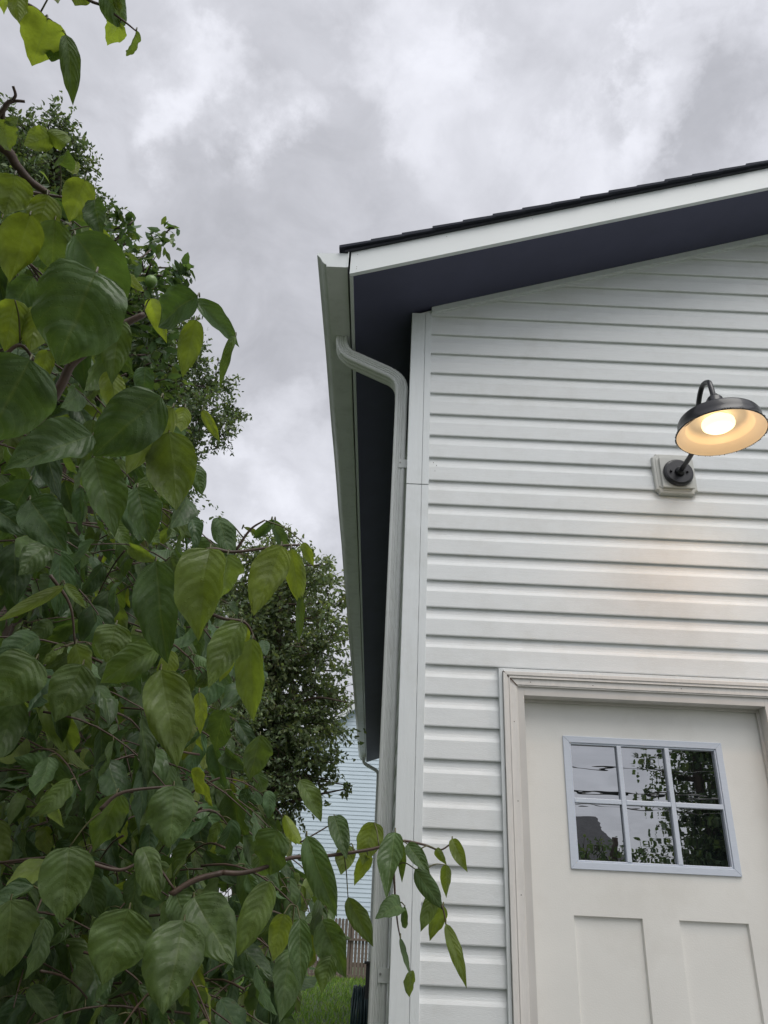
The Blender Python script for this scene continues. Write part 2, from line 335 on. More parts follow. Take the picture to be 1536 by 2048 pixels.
# rake boards front and rear (white), with a plumb cut at the eave
def rake(y0, y1, sgn):
    X = lambda x: x if sgn > 0 else WX-x
    b = MB(); v = []
    for y in (y0, y1):
        for x in (E, RX): v += [(X(x), y, soff(x)), (X(x), y, soff(x)+.133)]
    b.add(v, [(0, 2, 3, 1), (4, 5, 7, 6), (0, 1, 5, 4), (0, 4, 6, 2), (2, 6, 7, 3), (1, 3, 7, 5)])
    o = b.build('rake_board', 'rake', house, bevel=.001)
    for xx in np.arange(E+.03, RX, .41):
        for dz in (.115, .038, .025)[:3 if abs(xx-E-.03) < .01 else 1]:
            n = MB(); n.add([(X(xx)+.0025*math.cos(t), y0-.0008, soff(xx)+dz-.004+.0025*math.sin(t)) for t in np.linspace(0, 2*math.pi, 8)[:-1]], [tuple(range(7))])
            if y0 < 0 and sgn > 0: n.build('nail', 'screw', o)
for sg in (1, -1): rake(O, O+.02, sg); rake(LY-.02, LY, sg)
# fascia along both eaves
for sg in (1, -1):
    b = MB(); a, c = (E, E+.016) if sg > 0 else (WX-E-.016, WX-E)
    b.box(a, c, O+.021, LY-.021, ZR, ZR+.128); b.build('fascia', 'rake', house, bevel=.001)
# drip edge and shingles, stepping up the slope
b = slope_slab(O-.012, LY+.012, .134, .146, E-.03); b.build('drip_edge', 'drip', house)
b = MB(); step = .142; L0 = E-.055; n = int((RX-L0)/step)+1
for s_ in (1, -1):
    X = lambda x: x if s_ > 0 else WX-x
    for i in range(n):
        xa = L0+i*step; xb = min(xa+step*2.1, RX)
        if xa >= RX: break
        yy = O-.026-rng.random()*.006; yr = LY+.025
        t0 = .1475+.002; v = []
        for y in (yy, yr):
            v += [(X(xa), y, soff(xa)+t0+.0005), (X(xb), y, soff(xb)+t0-.0065), (X(xb), y, soff(xb)+t0+.0005), (X(xa), y, soff(xa)+t0+.016+rng.random()*.002)]
        b.add(v, [(0, 1, 2, 3), (7, 6, 5, 4), (0, 4, 5, 1), (3, 2, 6, 7), (0, 3, 7, 4), (1, 5, 6, 2)])
b.build('roof_shingles', 'shingle', house)
# trim that caps the siding under the sloped soffit
for s_ in (1, -1):
    X = lambda x: x if s_ > 0 else WX-x
    for (d0, d1, ya) in ((.0, .030, -.012), (.030, .037, -.006)):
        b = MB(); v = []
        for y in (ya, .010):
            for x in (.0976, RX): v += [(X(x), y, soff(x)-d1*1.05), (X(x), y, soff(x)-d0+.003)]
        b.add(v, [(0, 2, 3, 1), (4, 5, 7, 6), (0, 1, 5, 4), (0, 4, 6, 2), (2, 6, 7, 3), (1, 3, 7, 5)])
        b.build('siding_trim', 'trimboard', house)
# gutter: K-style trough swept along the eave
def gutter(sg):
    X = lambda x: x if sg > 0 else WX-x
    xb = E-.011; zt, zb = 3.8174, 3.7332; xo = -.4546; xbo = -.4063
    prof = [(xb, zt+.006), (xb, zb), (xbo, zb), (xbo-.001, zb+.010), (xbo-.004, zb+.014), (xbo-.012, zb+.018), (xbo-.022, zb+.030), (xbo-.028, zb+.044), (xbo-.036, zb+.056), (xo+.003, zt-.018), (xo, zt-.014), (xo, zt), (xo+.014, zt)]
    inn = [(xo+.014, zt-.002), (xo+.0025, zt-.0025), (xo+.0025, zt-.013), (xbo-.034, zb+.058), (xbo-.024, zb+.043), (xbo-.010, zb+.020), (xbo+.001, zb+.012), (xbo+.001, zb+.002), (xb-.002, zb+.002), (xb-.002, zt+.006)]
    sec = prof+inn
    y0, y1 = O+.001, LY-.002
    b = MB(); ys = list(np.linspace(y0, y1, 40))
    b.sweep(None, [[(X(x)+.0012*math.sin(y*5), y, z+.001*math.sin(y*3.1)) for x, z in sec] for y in ys])
    g = b.build('gutter', 'gutter', house)
    for (ya, yc) in ((y0-.003, y0-.0005), (y1+.0005, y1+.003)):
        e = MB(); P = prof[:12]; q = [(X(x), ya, z-(.003 if z > zt-.001 else 0)) for x, z in P]; q2 = [(X(x), yc, z-(.003 if z > zt-.001 else 0)) for x, z in P]
        m_ = len(P); e.add(q+q2, [tuple(range(m_)), tuple(range(2*m_-1, m_-1, -1))]+[(i, (i+1) % m_, m_+(i+1) % m_, m_+i) for i in range(m_)])
        e.box(min(X(xb-.003), X(xb+.002)), max(X(xb-.003), X(xb+.002)), ya-.004, yc, zb-.002, zt+.012)   # lip by the fascia
        e.build('end_cap', 'rake', g)
    d = MB()
    for i in range(9):                                            # bits of debris and drops on the rim
        x = xo+.03+.1*rng.random()+(.05 if i > 4 else 0); x = min(x, xb-.01)
        d.lathe([(0.0001, .0), (.003+.002*rng.random(), .0), (.003, .003), (.0001, .005)], (X(x), y0+.003, zt-.001), 6)
    if sg > 0: tag(d.build('debris', 'shingle', g), kind='stuff')
    return g
gutter(1); gutter(-1)
# downspouts
def dsection(w_, d_, n=44):
    """ribbed rounded rectangle, w_ (x) by d_ (y)"""
    pts = []
    r = .010
    def side(a, b, nr, nx, ny, L_):
        for i in range(nr):
            t = (i+.5)/nr; rib = -.0045 if (i % 4 in (2, 3) and 0 < i < nr-1) else 0
            pts.append((a[0]+(b[0]-a[0])*t+nx*rib, a[1]+(b[1]-a[1])*t+ny*rib))
    hw, hd = w_/2, d_/2
    side((-hw+r, -hd), (hw-r, -hd), 15, 0, -1, 0)
    for t in (.15, .5, .85): a = -math.pi/2+t*math.pi/2; pts.append((hw-r+r*math.cos(a), -hd+r+r*math.sin(a)))
    side((hw, -hd+r), (hw, hd-r), 9, 1, 0, 0)
    for t in (.15, .5, .85): a = t*math.pi/2; pts.append((hw-r+r*math.cos(a), hd-r+r*math.sin(a)))
    side((hw-r, hd), (-hw+r, hd), 15, 0, 1, 0)
    for t in (.15, .5, .85): a = math.pi/2+t*math.pi/2; pts.append((-hw+r+r*math.cos(a), hd-r+r*math.sin(a)))
    side((-hw, hd-r), (-hw, -hd+r), 9, -1, 0, 0)
    for t in (.15, .5, .85): a = math.pi+t*math.pi/2; pts.append((-hw+r+r*math.cos(a), -hd+r+r*math.sin(a)))
    return pts
def downspout(yc, name_y):
    xw, xg = -.036, -.352; w_, d_ = .060, .080
    sec = dsection(w_, d_)
    # centre line in x,z
    def arc(p0, p1, p2, rad, k=9):
        p0, p1, p2 = map(np.array, (p0, p1, p2)); a = (p0-p1)/np.linalg.norm(p0-p1); b_ = (p2-p1)/np.linalg.norm(p2-p1)
        return [((1-t)**2*(p1+a*rad)+2*t*(1-t)*p1+t*t*(p1+b_*rad)) for t in np.linspace(0, 1, k)]
    A, B, C, D = (xg, 3.745), (xg, 3.640), (xw, 3.485), (xw, GZ+.15)
    e1 = arc(A, B, C, .075); e2 = arc(B, C, D, .075)
    def swept(pts, sc_=1., crimp=0):
        secs = []
        for i, p in enumerate(pts):
            d = np.array(pts[min(i+1, len(pts)-1)])-np.array(pts[max(i-1, 0)]); d = d/np.linalg.norm(d); nx = np.array([-d[1], d[0]])
            if nx[0] < 0: nx = -nx
            k_ = sc_*(1+(crimp if i % 2 else -crimp))
            secs.append([(p[0]+nx[0]*u*k_, yc+v*k_, p[1]+nx[1]*u*k_) for u, v in sec])
        return MB().sweep(None, secs, caps=False)
    def fine(pts, m=3):
        o = []
        for i in range(len(pts)-1):
            for j in range(m): o.append(np.array(pts[i])+(np.array(pts[i+1])-np.array(pts[i]))*j/m)
        return o+[np.array(pts[-1])]
    el2 = swept([tuple(e2[0]+(e2[0]-e2[1])/np.linalg.norm(e2[0]-e2[1])*.03)]+fine(e2, 2)+[(xw, e2[-1][1]-.03)], 1.035, .014)
    root = swept([(xw, e2[-1][1]-.02), (xw, 2.99), (xw, 2.2), (xw, 1.0), (xw, GZ+.15)]).build('downspout', 'downspout', house)
    swept([A]+fine(e1, 2), 1.0, .016).build('elbow', 'downspout', root)
    el2.build('elbow', 'downspout', root)
    swept([e1[-1]+(e1[-1]-e2[0])*.08, e2[0]], 1.05).build('offset_pipe', 'downspout', root)
    for z in (2.985, .957):
        s = MB(); s.box(xw-.002, .006, yc-d_/2-.0030, yc-d_/2-.0004, z-.022, z+.022); s.box(.0, .008, yc-d_/2-.003, yc+.05, z-.022, z+.022)
        st = s.build('strap', 'downspout', root, bevel=.0006)
        cyl_y(MB(), (xw+.006, z+.004), .0042, yc-d_/2-.0055, yc-d_/2-.003, 10).build('screw', 'screw', st)
    return root
downspout(.15, 0); downspout(LY-.30, 1)

# door casing with stepped profile, J-channel round it
CX0, CX1, CZ = .3822, DX1+DX0-.3822, 2.0046
def frame_profile(steps, name, m, par, bevel=.0012):
    """steps: list of (inset0, inset1, y_front, y_back): mitred frame open at the bottom"""
    b = MB()
    for (a, c, yf, yk) in steps:
        x0o, x1o, zo = CX0+a, CX1-a, CZ-a; x0i, x1i, zi = CX0+c, CX1-c, CZ-c; zb_ = -.13
        for (p, q, r_, s_) in (((x0o, zb_), (x0i, zb_), (x0i, zi), (x0o, zo)), ((x0o, zo), (x0i, zi), (x1i, zi), (x1o, zo)), ((x1i, zb_), (x1o, zb_), (x1o, zo), (x1i, zi))):
            v = [(X_, yf, Z_) for X_, Z_ in (p, q, r_, s_)]+[(X_, yk, Z_) for X_, Z_ in (p, q, r_, s_)]
            b.add(v, [(0, 1, 2, 3), (7, 6, 5, 4), (0, 4, 5, 1), (1, 5, 6, 2), (2, 6, 7, 3), (3, 7, 4, 0)])
    return b.build(name, m, par, bevel=bevel)
frame_profile([(0, .013, -.016, .01)], 'channel_trim', 'trimboard', house)
cas = frame_profile([(.0145, .029, -.030, .02), (.0292, .036, -.0265, .02), (.0362, .040, -.0285, .02), (.0402, .064, -.022, .02), (.0642, .069, -.019, .02)], 'door_casing', 'casing', house)
for (x, z) in ((CX0+.052, 1.80), (CX0+.055, 1.52), (CX0+.054, 1.22), (CX0+.12, CZ-.052), (CX0+.36, CZ-.054), (CX0+.7, CZ-.05)): cyl_y(MB(), (x, z), .0018, -.0228, -.0215, 8).build('nail', 'bark', cas)
m1 = None                                                   # open mitre joints
for sgn, xc in ((1, CX0), (-1, CX1)):
    a, c = .0148, .069; t = .0016
    m1 = MB(); m1.add([(xc+sgn*a-t, -.0306, CZ-a-t), (xc+sgn*a+t, -.0306, CZ-a+t), (xc+sgn*c+t, -.0232, CZ-c+t), (xc+sgn*c-t, -.0232, CZ-c-t)], [(0, 1, 2, 3)]); m1.build('mitre_gap', 'bark', cas)
# jamb
b = MB(); j0, j1, jz = DX0-.004, DX1+.004, DZT+.004
b.box(CX0+.07, j0, -.012, .11, -.13, jz+.04); b.box(j1, CX1-.07, -.012, .11, -.13, jz+.04); b.box(j0, j1, -.012, .11, jz, jz+.04)
b.build('door_jamb', 'jamb', house, bevel=.001)
b = MB(); b.box(j0, j0+.009, YD-.016, YD-.004, -.13, jz); b.box(j1-.009, j1, YD-.016, YD-.004, -.13, jz-.001) ; b.box(j0+.009, j1-.009, YD-.016, YD-.004, jz-.009, jz)
b.build('weather_stop', 'jamb', house)
MB().box(CX0, CX1, -.07, .11, -.16, -.131).build('door_sill', 'screw', house, bevel=.002)
# door leaf with recessed panels
GX0, GX1, GZ0, GZ1 = .631, 1.2365, 1.3115, 1.7722
PA, PB, PC, PD, PZ = .6304, .8664, .9938, 1.2352, 1.1662
PB = PA+.238; PC = PD-.240; PZ0 = .05
dm = MB()
def face_with_holes(x0, x1, z0, z1, y, holes):
    xs = sorted({x0, x1}|{h[0] for h in holes}|{h[1] for h in holes}); zs = sorted({z0, z1}|{h[2] for h in holes}|{h[3] for h in holes})
    for i in range(len(xs)-1):
        for j in range(len(zs)-1):
            cx, cz = (xs[i]+xs[i+1])/2, (zs[j]+zs[j+1])/2
            if any(h[0] < cx < h[1] and h[2] < cz < h[3] for h in holes): continue
            dm.quad((xs[i], y, zs[j]), (xs[i+1], y, zs[j]), (xs[i+1], y, zs[j+1]), (xs[i], y, zs[j+1]))
RC = .011
holes = [(GX0+.022, GX1-.022, GZ0+.022, GZ1-.022), (PA, PB, PZ0, PZ), (PC, PD, PZ0, PZ)]
face_with_holes(DX0, DX1, -.125, DZT, YD, holes)
for h in holes[1:]:
    x0, x1, z0, z1 = h; i = .004
    o_ = [(x0, YD, z0), (x1, YD, z0), (x1, YD, z1), (x0, YD, z1)]; n_ = [(x0+i, YD+RC, z0+i), (x1-i, YD+RC, z0+i), (x1-i, YD+RC, z1-i), (x0+i, YD+RC, z1-i)]
    dm.add(o_+n_, [(0, 1, 5, 4), (1, 2, 6, 5), (2, 3, 7, 6), (3, 0, 4, 7), (4, 5, 6, 7)])
dm.quad((DX0, YD, -.125), (DX0, YD, DZT), (DX0, YD+.044, DZT), (DX0, YD+.044, -.125)); dm.quad((DX1, YD, -.125), (DX1, YD+.044, -.125), (DX1, YD+.044, DZT), (DX1, YD, DZT))
dm.quad((DX0, YD, DZT), (DX1, YD, DZT), (DX1, YD+.044, DZT), (DX0, YD+.044, DZT)); dm.quad((DX0, YD+.044, -.125), (DX0, YD+.044, DZT), (DX1, YD+.044, DZT), (DX1, YD+.044, -.125))
door = dm.build('door', 'door', house)
fr = MB()
def rectframe(b, x0, x1, z0, z1, i0, i1, yf, yk):
    A = [(x0+i0, z0+i0), (x1-i0, z0+i0), (x1-i0, z1-i0), (x0+i0, z1-i0)]; B = [(x0+i1, z0+i1), (x1-i1, z0+i1), (x1-i1, z1-i1), (x0+i1, z1-i1)]
    for i in range(4):
        p, q, r_, s_ = A[i], A[(i+1) % 4], B[(i+1) % 4], B[i]
        v = [(X_, yf, Z_) for X_, Z_ in (p, q, r_, s_)]+[(X_, yk, Z_) for X_, Z_ in (p, q, r_, s_)]
        b.add(v, [(0, 1, 2, 3), (7, 6, 5, 4), (0, 4, 5, 1), (1, 5, 6, 2), (2, 6, 7, 3), (3, 7, 4, 0)])
rectframe(fr, GX0, GX1, GZ0, GZ1, 0, .024, YD-.007, YD+.004); rectframe(fr, GX0, GX1, GZ0, GZ1, .0242, .030, YD-.003, YD+.012)
wf = fr.build('window_frame', 'lite', door, bevel=.0015)
gx0, gx1, gz0, gz1 = GX0+.030, GX1-.030, GZ0+.030, GZ1-.030
cw = (gx1-gx0)/3; mzc = (gz0+gz1)/2
for i in (1, 2): MB().box(gx0+cw*i-.0085, gx0+cw*i+.0085, YD-.005, YD+.012, gz0-.001, gz1+.001).build('muntin', 'lite', door, bevel=.002)
for i in range(3): MB().box(gx0+cw*i+(.0087 if i else -.001), gx0+cw*(i+1)-(.0087 if i < 2 else -.001), YD-.0045, YD+.012, mzc-.0085, mzc+.0085).build('muntin', 'lite', door, bevel=.002)
for r_ in range(2):
    for i in range(3):
        xa = gx0+cw*i; za = gz0 if r_ == 0 else mzc
        MB().quad((xa, YD+.0115, za), (xa+cw, YD+.0115, za), (xa+cw, YD+.0115, za+(gz1-gz0)/2), (xa, YD+.0115, za+(gz1-gz0)/2)).build('pane', 'glass', door)
kb = MB(); secs = []
for (y, r_) in ((YD-.001, .030), (YD-.006, .030), (YD-.008, .012), (YD-.035, .011), (YD-.042, .024), (YD-.056, .027), (YD-.066, .018), (YD-.068, .001)):
    secs.append([(DX1-.07+r_*math.cos(t), y, .82+r_*math.sin(t)) for t in np.linspace(0, 2*math.pi, 21)[:-1]])
kb.sweep(None, secs).build('door_handle', 'black', door, smooth=True)

# ------------------------------------------------------------------ wall lamp
LX, LY_, LZ = 1.207, -.445, 2.856
lamp = thing('wall_lamp', (1.19, 0, 2.92), 'lit black gooseneck barn lamp on a pale square block above the door', 'wall lamp')
bx, bz = 1.190, 2.920; hw, hh = .092, .101; c_ = .017
def octo(hw, hh, c, y):   # square with scooped corners
    P = []
    for sx, sz, a0 in ((1, -1, 90), (1, 1, 180), (-1, 1, 270), (-1, -1, 0)):
        for t in np.linspace(0, 90, 6): 
            a = math.radians(a0+90-t if False else a0+t)
            P.append((bx+sx*hw+c*math.cos(a)*(1), y, bz+sz*hh+c*math.sin(a)))
    return P
def scoop(hw, hh, c, y):
    P = []
    for cx, cz, a0 in ((hw, -hh, 180), (hw, hh, 270), (-hw, hh, 0), (-hw, -hh, 90)):
        for t in range(6):
            a = math.radians(a0-18*t)
            P.append((bx+cx+c*math.cos(a), y, bz+cz+c*math.sin(a)))
    return P
b = MB(); b.sweep(None, [scoop(hw, hh, c_, .006), scoop(hw, hh, c_, -.014), scoop(hw-.004, hh-.004, c_, -.018)])
b.sweep(None, [scoop(hw-.012, hh-.012, c_, -.0182), scoop(hw-.014, hh-.014, c_, -.021)])
b.box(bx-.066, bx+.068, -.034, -.0212, bz-.078, bz+.072)
b.build('mounting_block', 'block', lamp, bevel=.0015)
cp = MB(); secs = []
for y, r_ in ((-.0345, .065), (-.044, .066), (-.050, .063), (-.054, .055), (-.0545, .001)):
    secs.append([(bx+.006+r_*math.cos(t), y, bz-.008+r_*math.sin(t)) for t in np.linspace(0, 2*math.pi, 41)[:-1]])
cp.sweep(None, secs).build('canopy', 'black', lamp, smooth=False, bevel=.001)
cs = MB(); cs.sweep(None, [[(bx+.008+rr*math.cos(t), y, bz-.010+rr*math.sin(t)) for t in np.linspace(0, 2*math.pi, 21)[:-1]] for y, rr in ((-.055, .022), (-.066, .021), (-.075, .014))])
for sx in (-1, 1): cyl_y(cs, (bx+.006+sx*.036, bz-.008), .0055, -.064, -.054, 10)
cs.build('screw', 'black', lamp)
arm = smooth_path([(bx+.008, -.05, bz-.010), (bx+.010, -.12, bz-.006), (bx+.012, -.20, bz+.006), (bx+.013, -.262, bz+.045), (bx+.015, -.292, bz+.115), (bx+.017, -.318, bz+.180), (bx+.020, -.365, bz+.222), (bx+.022, -.412, bz+.205), (bx+.022, -.436, bz+.155), (LX, LY_, LZ+.165), (LX, LY_, LZ+.13)][:-3]+[(LX, -.436, bz+.160), (LX, LY_, LZ+.135)], 6)
MB().tube(arm, .0105, 14).build('gooseneck_arm', 'black', lamp, smooth=True)
MB().lathe([(.0001, .182), (.014, .181), (.0165, .176), (.018, .170), (.026, .166), (.031, .158), (.0315, .120), (.036, .114), (.038, .090), (.037, .074)], (LX, LY_, LZ), 30).build('socket_cup', 'black', lamp, smooth=True)
out_p = [(.036, .084), (.070, .081), (.110, .075), (.138, .068), (.150, .060), (.154, .052), (.156, .030), (.159, .010), (.165, .002), (.167, .0), (.167, -.003), (.164, -.004)]
sh = MB().lathe(out_p, (LX, LY_, LZ), 72).build('lamp_shade', 'black', lamp, smooth=True)
in_p = [(.1637, -.0035), (.161, .0), (.157, .005), (.128, .026), (.125, .029), (.121, .050), (.100, .066), (.060, .074), (.0001, .076)]
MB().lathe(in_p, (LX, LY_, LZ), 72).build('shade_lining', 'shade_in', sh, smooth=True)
d = MB()
for t in np.arange(0, 2*math.pi, .055):
    if rng.random() < .62: d.lathe([(.0001, -.0035), (.0022, -.002), (.0026, 0), (.002, .002), (.0001, .003)], (LX+.1675*math.cos(t), LY_+.1675*math.sin(t), LZ-.003*rng.random()), 6)
tag(d.build('water_drops', 'black', sh, smooth=True), kind='stuff')
d = MB()                                                      # tiny printed rating label inside the rim
for r_i in range(5):
    rr = .152-.004*r_i; zz_ = .0065+.0029*r_i
    a = math.radians(187)
    while a < math.radians(205):
        da = .006+.012*rng.random()
        P = [(LX+q*math.cos(t), LY_+q*math.sin(t), LZ+zz_-.0008) for q, t in ((rr, a), (rr, a+da), (rr-.0022, a+da), (rr-.0022, a))]
        d.add(P, [(0, 1, 2, 3)]); a += da+.008
d.build('printed_label', 'bark', sh)
MB().lathe([(.0001, .016), (.030, .017), (.050, .021), (.060, .029), (.062, .038), (.060, .050), (.040, .066), (.0001, .069)], (LX-.004, LY_, LZ+.002), 40).build('bulb', 'bulb', lamp, smooth=True)
ld = bpy.data.lights.new('bulb_light', 'SPOT'); ld.energy = 9; ld.color = (1, .64, .38); ld.shadow_soft_size = .05; ld.spot_size = math.radians(150); ld.spot_blend = 1
lo = bpy.data.objects.new('bulb_light', ld); COL.objects.link(lo); lo.parent = lamp; lo.location = (LX-1.19, LY_, LZ-2.92-.0+.008)

ld = bpy.data.lights.new('bulb_light', 'POINT'); ld.energy = .5; ld.color = (1, .66, .34); ld.shadow_soft_size = .012
lo = bpy.data.objects.new('bulb_light', ld); COL.objects.link(lo); lo.parent = lamp; lo.location = (LX-1.19, LY_, LZ-2.92-.004)

# ------------------------------------------------------------------ ground, fence, house behind, hose
g = MB(); n = 40; R_ = 300
xs = np.concatenate([[-R_, -100, -50], np.linspace(-30, 30, 31), [50, 100, R_]])
g.v = [(x, y, GZ) for y in xs for x in xs]; m_ = len(xs); g.f = [(j*m_+i, j*m_+i+1, (j+1)*m_+i+1, (j+1)*m_+i) for j in range(m_-1) for i in range(m_-1)]
tag(g.build('ground', 'ground'), kind='structure')
p = MB(); p.box(-.1, 4.5, -6, -.02, GZ+.004, GZ+.05); tag(p.build('pavement', 'paving'), kind='structure')
st = MB(); st.box(.25, 1.65, -.9, -.03, GZ+.051, -.33); st.box(.25, 1.65, -.55, -.03, -.3295, -.165)
tag(st.build('doorstep', 'paving', origin=(.95, -.4, GZ+.05), bevel=.01), 'concrete doorstep of two treads below the cream door', 'step')
# fence
fy = 18.7
fence = thing('picket_fence', (-4, fy, GZ-.08), 'weathered brown picket fence beyond the lawn in front of the blue house', 'fence')
b = MB(); x = -16.
while x < 6:
    h = 1.34+.02*rng.random(); wv = .070; yo = rng.normal()*.004; z0 = GZ-.05
    b.add([(x, fy+yo, z0), (x+wv, fy+yo, z0), (x+wv, fy+yo, z0+h-.05), (x+wv*.72, fy+yo, z0+h), (x+wv*.28, fy+yo, z0+h), (x, fy+yo, z0+h-.05),
           (x, fy+yo+.018, z0), (x+wv, fy+yo+.018, z0), (x+wv, fy+yo+.018, z0+h-.05), (x+wv*.72, fy+yo+.018, z0+h), (x+wv*.28, fy+yo+.018, z0+h), (x, fy+yo+.018, z0+h-.05)],
          [(0, 1, 2, 3, 4, 5), (11, 10, 9, 8, 7, 6)]+[(i, (i+1) % 6+6-6 if False else (i+1) % 6, (i+1) % 6+6, i+6)[::-1] for i in range(6)])
    x += .088
b.build('picket_panel', 'fence', fence)
b = MB(); b.box(-16, 6, fy+.03, fy+.07, GZ+.25, GZ+.34); b.box(-16, 6, fy-.05, fy-.012, GZ+.82, GZ+.87); b.build('rail', 'fence', fence)
for xp in np.arange(-15, 6, 2.4): MB().box(xp, xp+.1, fy+.071, fy+.17, GZ, GZ+1.3).build('post', 'fence', fence)
MB().box(-16, 6, fy-.03, fy-.002, GZ, GZ+.09).build('kick_board', 'fence', fence)
# blue house
by = 24; bX0, bX1, ze, zp = -3.6, 6.4, 5.05, 9.0; bxm = (bX0+bX1)/2
bh = thing('neighbour_house', (1.4, 29, GZ), 'pale blue lapboard house behind the picket fence', 'house')
b = MB(); sp = .128; z = GZ
sl = (zp-ze)/(bxm-bX0)
while z < zp:
    lo = bX0 if z < ze else bX0+(z-ze)/sl
    if lo < bxm-.05:
        hi = bX1-(lo-bX0); b.quad((lo, by-.016, z), (hi, by-.016, z), (hi, by, z+sp), (lo, by, z+sp)); b.quad((lo, by, z), (hi, by, z), (hi, by-.016, z), (lo, by-.016, z))
    z += sp
b.quad((bX0, by, GZ), (bX0, by+9, GZ), (bX0, by+9, ze), (bX0, by, ze)); b.quad((bX1, by+9, GZ), (bX1, by, GZ), (bX1, by, ze), (bX1, by+9, ze))
b.build('siding', 'blue', bh)
b = MB()
for s_ in (1, -1):
    X = lambda x: x if s_ > 0 else bX0+bX1-x
    x0 = bX0-.35; z0 = ze-.35*sl; v = []
    for y in (by-.3, by+9.3): v += [(X(x0), y, z0+.05), (X(bxm), y, zp+.05), (X(bxm), y, zp+.2), (X(x0), y, z0+.2)]
    b.add(v, [(0, 1, 2, 3), (7, 6, 5, 4), (0, 4, 5, 1), (3, 2, 6, 7), (0, 3, 7, 4), (1, 5, 6, 2)])
b.build('roof', 'roofgrey', bh)
b = MB()
for s_ in (1, -1):
    X = lambda x: x if s_ > 0 else bX0+bX1-x
    x0 = bX0-.35; z0 = ze-.35*sl; v = []
    for y in (by-.33, by-.302): v += [(X(x0), y, z0-.09), (X(bxm), y, zp-.09), (X(bxm), y, zp+.12), (X(x0), y, z0+.12)]
    b.add(v, [(0, 1, 2, 3), (7, 6, 5, 4), (0, 4, 5, 1), (3, 2, 6, 7), (0, 3, 7, 4), (1, 5, 6, 2)])
b.box(bX0-.02, bX0+.1, by-.03, by+.1, GZ, ze); b.box(bX1-.1, bX1+.02, by-.03, by+.1, GZ, ze)
b.build('trim', 'rake', bh)
# hose on a wall hanger
hs = thing('garden_hose', (-.1, 4.0, .6), 'dark green garden hose coiled low on the side of the white house', 'garden hose')
b = MB()
for i in range(11):
    r1 = .155+.012*rng.random(); xx = -.045-.016*(i % 9); hgt = .36+.05*rng.random(); yy = 4.0+.03*rng.normal()
    pts = [(xx-.004*math.sin(t*2+i)-.018*(math.sin(t) < 0)*abs(math.sin(t)), yy+r1*math.cos(t), .40+(.16 if math.sin(t) > 0 else hgt)*math.sin(t)+.02*rng.random()) for t in np.linspace(0, 2*math.pi, 33)]
    pts[-1] = pts[0]; b.tube(smooth_path(pts, 2), .0085, 8)
b.build('hose_coil', 'hose', hs, smooth=True)
b = MB(); b.box(-.085, .02, 3.86, 3.90, -.3, .74); b.box(-.10, .02, 3.84, 3.92, .735, .75); b.box(-.19, -.085, 3.95, 4.05, .43, .50)
b.build('hanger', 'cable', hs, bevel=.004)

# ------------------------------------------------------------------ foliage machinery
def np_mesh(name, V, F4, m, parent, uv=None, tint=None, smooth=True):
    off = np.array(OFF.get(parent.name, (0, 0, 0))) if parent is not None else 0
    me = bpy.data.meshes.new(name); V = V-off
    me.vertices.add(len(V)); me.vertices.foreach_set('co', V.astype(np.float32).ravel())
    k = F4.shape[1]; me.loops.add(F4.size); me.loops.foreach_set('vertex_index', F4.astype(np.int32).ravel())
    me.polygons.add(len(F4)); me.polygons.foreach_set('loop_start', np.arange(0, F4.size, k, dtype=np.int32)); me.polygons.foreach_set('loop_total', np.full(len(F4), k, np.int32))
    me.update(calc_edges=True)
    if uv is not None:
        l = me.uv_layers.new(name='leaf'); l.data.foreach_set('uv', uv[F4.ravel()].astype(np.float32).ravel())
    if tint is not None:
        a = me.color_attributes.new('tint', 'FLOAT_COLOR', 'POINT'); c = np.ones((len(V), 4), np.float32); c[:, :2] = tint; a.data.foreach_set('color', c.ravel())
    me.polygons.foreach_set('use_smooth', np.full(len(F4), smooth)); me.materials.append(M[m]); me.validate()
    o = bpy.data.objects.new(name, me); COL.objects.link(o)
    if parent is not None: o.parent = parent
    return o
def unit(a): return a/(np.linalg.norm(a, axis=-1, keepdims=True)+1e-9)
NU, NV = 9, 17
